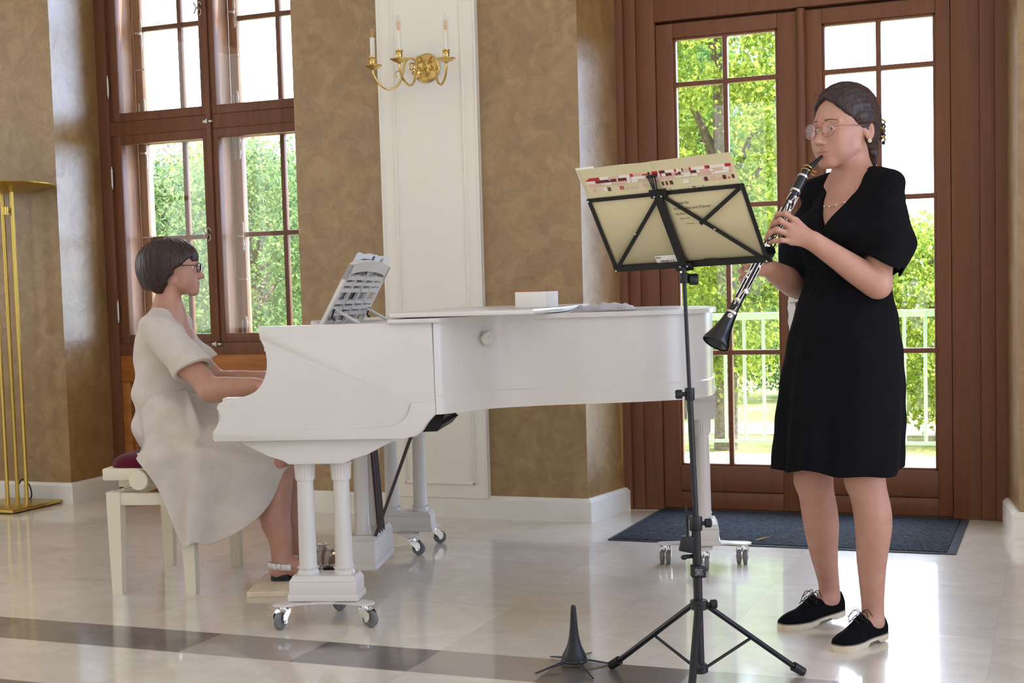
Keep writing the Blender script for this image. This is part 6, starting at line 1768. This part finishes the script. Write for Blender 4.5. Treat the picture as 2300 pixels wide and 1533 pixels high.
b = MB(); sheetgrid(b, ut0 - .004, ut0 + .055, v1_ - .12, v1_ + .006, -.0055, 0, 4); b.build('loose_page', pgm, sheet, world=True, solid=.0006)
# staves printed on the player's side
b = MB()
for side_ in (0, 1):
    ua, ub = ((ut0 + .02, us_ - .015), (us_ + .015, ut1 - .02))[side_]
    for k in range(9):
        for j in range(5):
            vv_ = v1_ - .03 - k * .029 - j * .0022; b.quad(dk(ua, vv_, -.0155), dk(ub, vv_, -.0155), dk(ub, vv_ + .0004, -.0155), dk(ua, vv_ + .0004, -.0155))
st_o = b.build('stave_print', M['black'], sheet, world=True); st_o['kind'] = 'stuff'
# printed patchwork strip along the top of the cover
pal = [pbr('print_dark_red', srgb(96, 34, 38), .6), pbr('print_red', srgb(184, 36, 44), .6), pbr('print_pink', srgb(222, 178, 172), .6), pbr('print_white', srgb(238, 230, 222), .6)]
rng = np.random.default_rng(11); b = MB()
n_c = -.0033
for row, (va, vb_, wt) in enumerate(((.058, .067, (.08, .34, .16, .42)), (.049, .0575, (.34, .06, .18, .42)), (.041, .0485, (.0, .02, .45, .53)), (.022, .034, (.38, .24, .22, .16)))):
    u = ut0 + .012 + row * .003
    while u < ut1 - .012:
        w_ = rng.choice([.004, .006, .010, .018, .028, .04], p=[.2, .16, .2, .2, .16, .08]); m_ = rng.choice(4, p=wt)
        if not (row == 3 and rng.random() < .28):
            e_ = min(u + w_, ut1 - .008); o_ = 1 if rng.random() < .8 else .5
            b.quad(dk(u, hh + va, n_c), dk(e_, hh + va, n_c), dk(e_, hh + lerp(va, vb_, o_), n_c), dk(u, hh + lerp(va, vb_, o_), n_c), mi=int(m_))
        u += w_ + (.0 if row < 3 else rng.choice([.001, .003, .006]))
pb_ = b.build('printed_strip', pal, sheet, world=True); pb_['kind'] = 'stuff'
def text(body, u, v, size, mat, n=-.0031, name='printed_text', bold=0.0, parent=None):
    c = bpy.data.curves.new(name, 'FONT'); c.body = body; c.size = size; c.offset = bold; c.materials.append(mat)
    o = bpy.data.objects.new(name, c); COL.objects.link(o)
    dg = bpy.context.evaluated_depsgraph_get(); me = bpy.data.meshes.new_from_object(o.evaluated_get(dg)); bpy.data.objects.remove(o); me.name = name
    me.transform(Matrix(((DU.x, DVv.x, DN.x, 0), (DU.y, DVv.y, DN.y, 0), (DU.z, DVv.z, DN.z, 0), (0, 0, 0, 1)))); me.transform(Matrix.Translation(dk(u, v, n)))
    o = bpy.data.objects.new(name, me); COL.objects.link(o); o.parent = parent or sheet; o.matrix_parent_inverse = wmat(o.parent).inverted(); return o
ink = pbr('print_ink', srgb(78, 70, 52), .7)
text('Johannes Brahms', .005, hh - .004, .022, ink)
text('Sonate für', .014, hh - .040, .0125, ink); text('Klarinette und Klavier', .014, hh - .057, .0125, ink); text('Es-Dur', .014, hh - .073, .0105, ink); text('Opus 120', .022, hh - .087, .007, ink); text('Klarinette', .036, hh - .104, .006, ink)
text('Klarinette', .052, -hh + .014, .0085, ink)
b = MB(); b.quad(dk(-.098, -hh + .012, -.0032), dk(-.022, -hh + .012, -.0032), dk(-.022, -hh + .036, -.0032), dk(-.098, -hh + .036, -.0032))
stk = b.build('shelf_sticker', pbr('sticker_white', srgb(232, 230, 224), .6), sheet, world=True)
text('4541', -.096, -hh + .026, .0085, M['black'], -.0030, bold=.0002); text('BERNER 26 E', -.086, -hh + .0145, .0078, M['black'], -.0030, bold=.0003)

# ------------------------------------------------------------------ clarinet peg on the floor
pegc = flo(1291, 1494)
peg = thing('clarinet_peg', 'black conical clarinet peg on five thin legs beside the music stand', 'instrument stand', pegc)
b = MB(); b.lathe([(.034, .018), (.037, .022), (.036, .032), (.029, .045), (.021, .062), (.0155, .085), (.012, .115), (.0095, .15), (.008, .172), (.006, .180), (.0, .182)], (0, 0, 0), n=32); b.lathe([(.038, .012), (.041, .016), (.038, .022)], (0, 0, 0), n=28); b.build('cone', KP, peg)
for a_, L_ in ((-122, .145), (-52, .16), (24, .098), (88, .14), (148, .115)):
    d = V((math.cos(R(a_)), math.sin(R(a_)), 0)); b = MB(); b.tube([d * .03 + V((0, 0, .017)), d * (L_ * .6) + V((0, 0, .012)), d * L_ + V((0, 0, .004))], [.0055, .0045, .0032], n=8, flat=.7); b.build('leg', KP, peg)
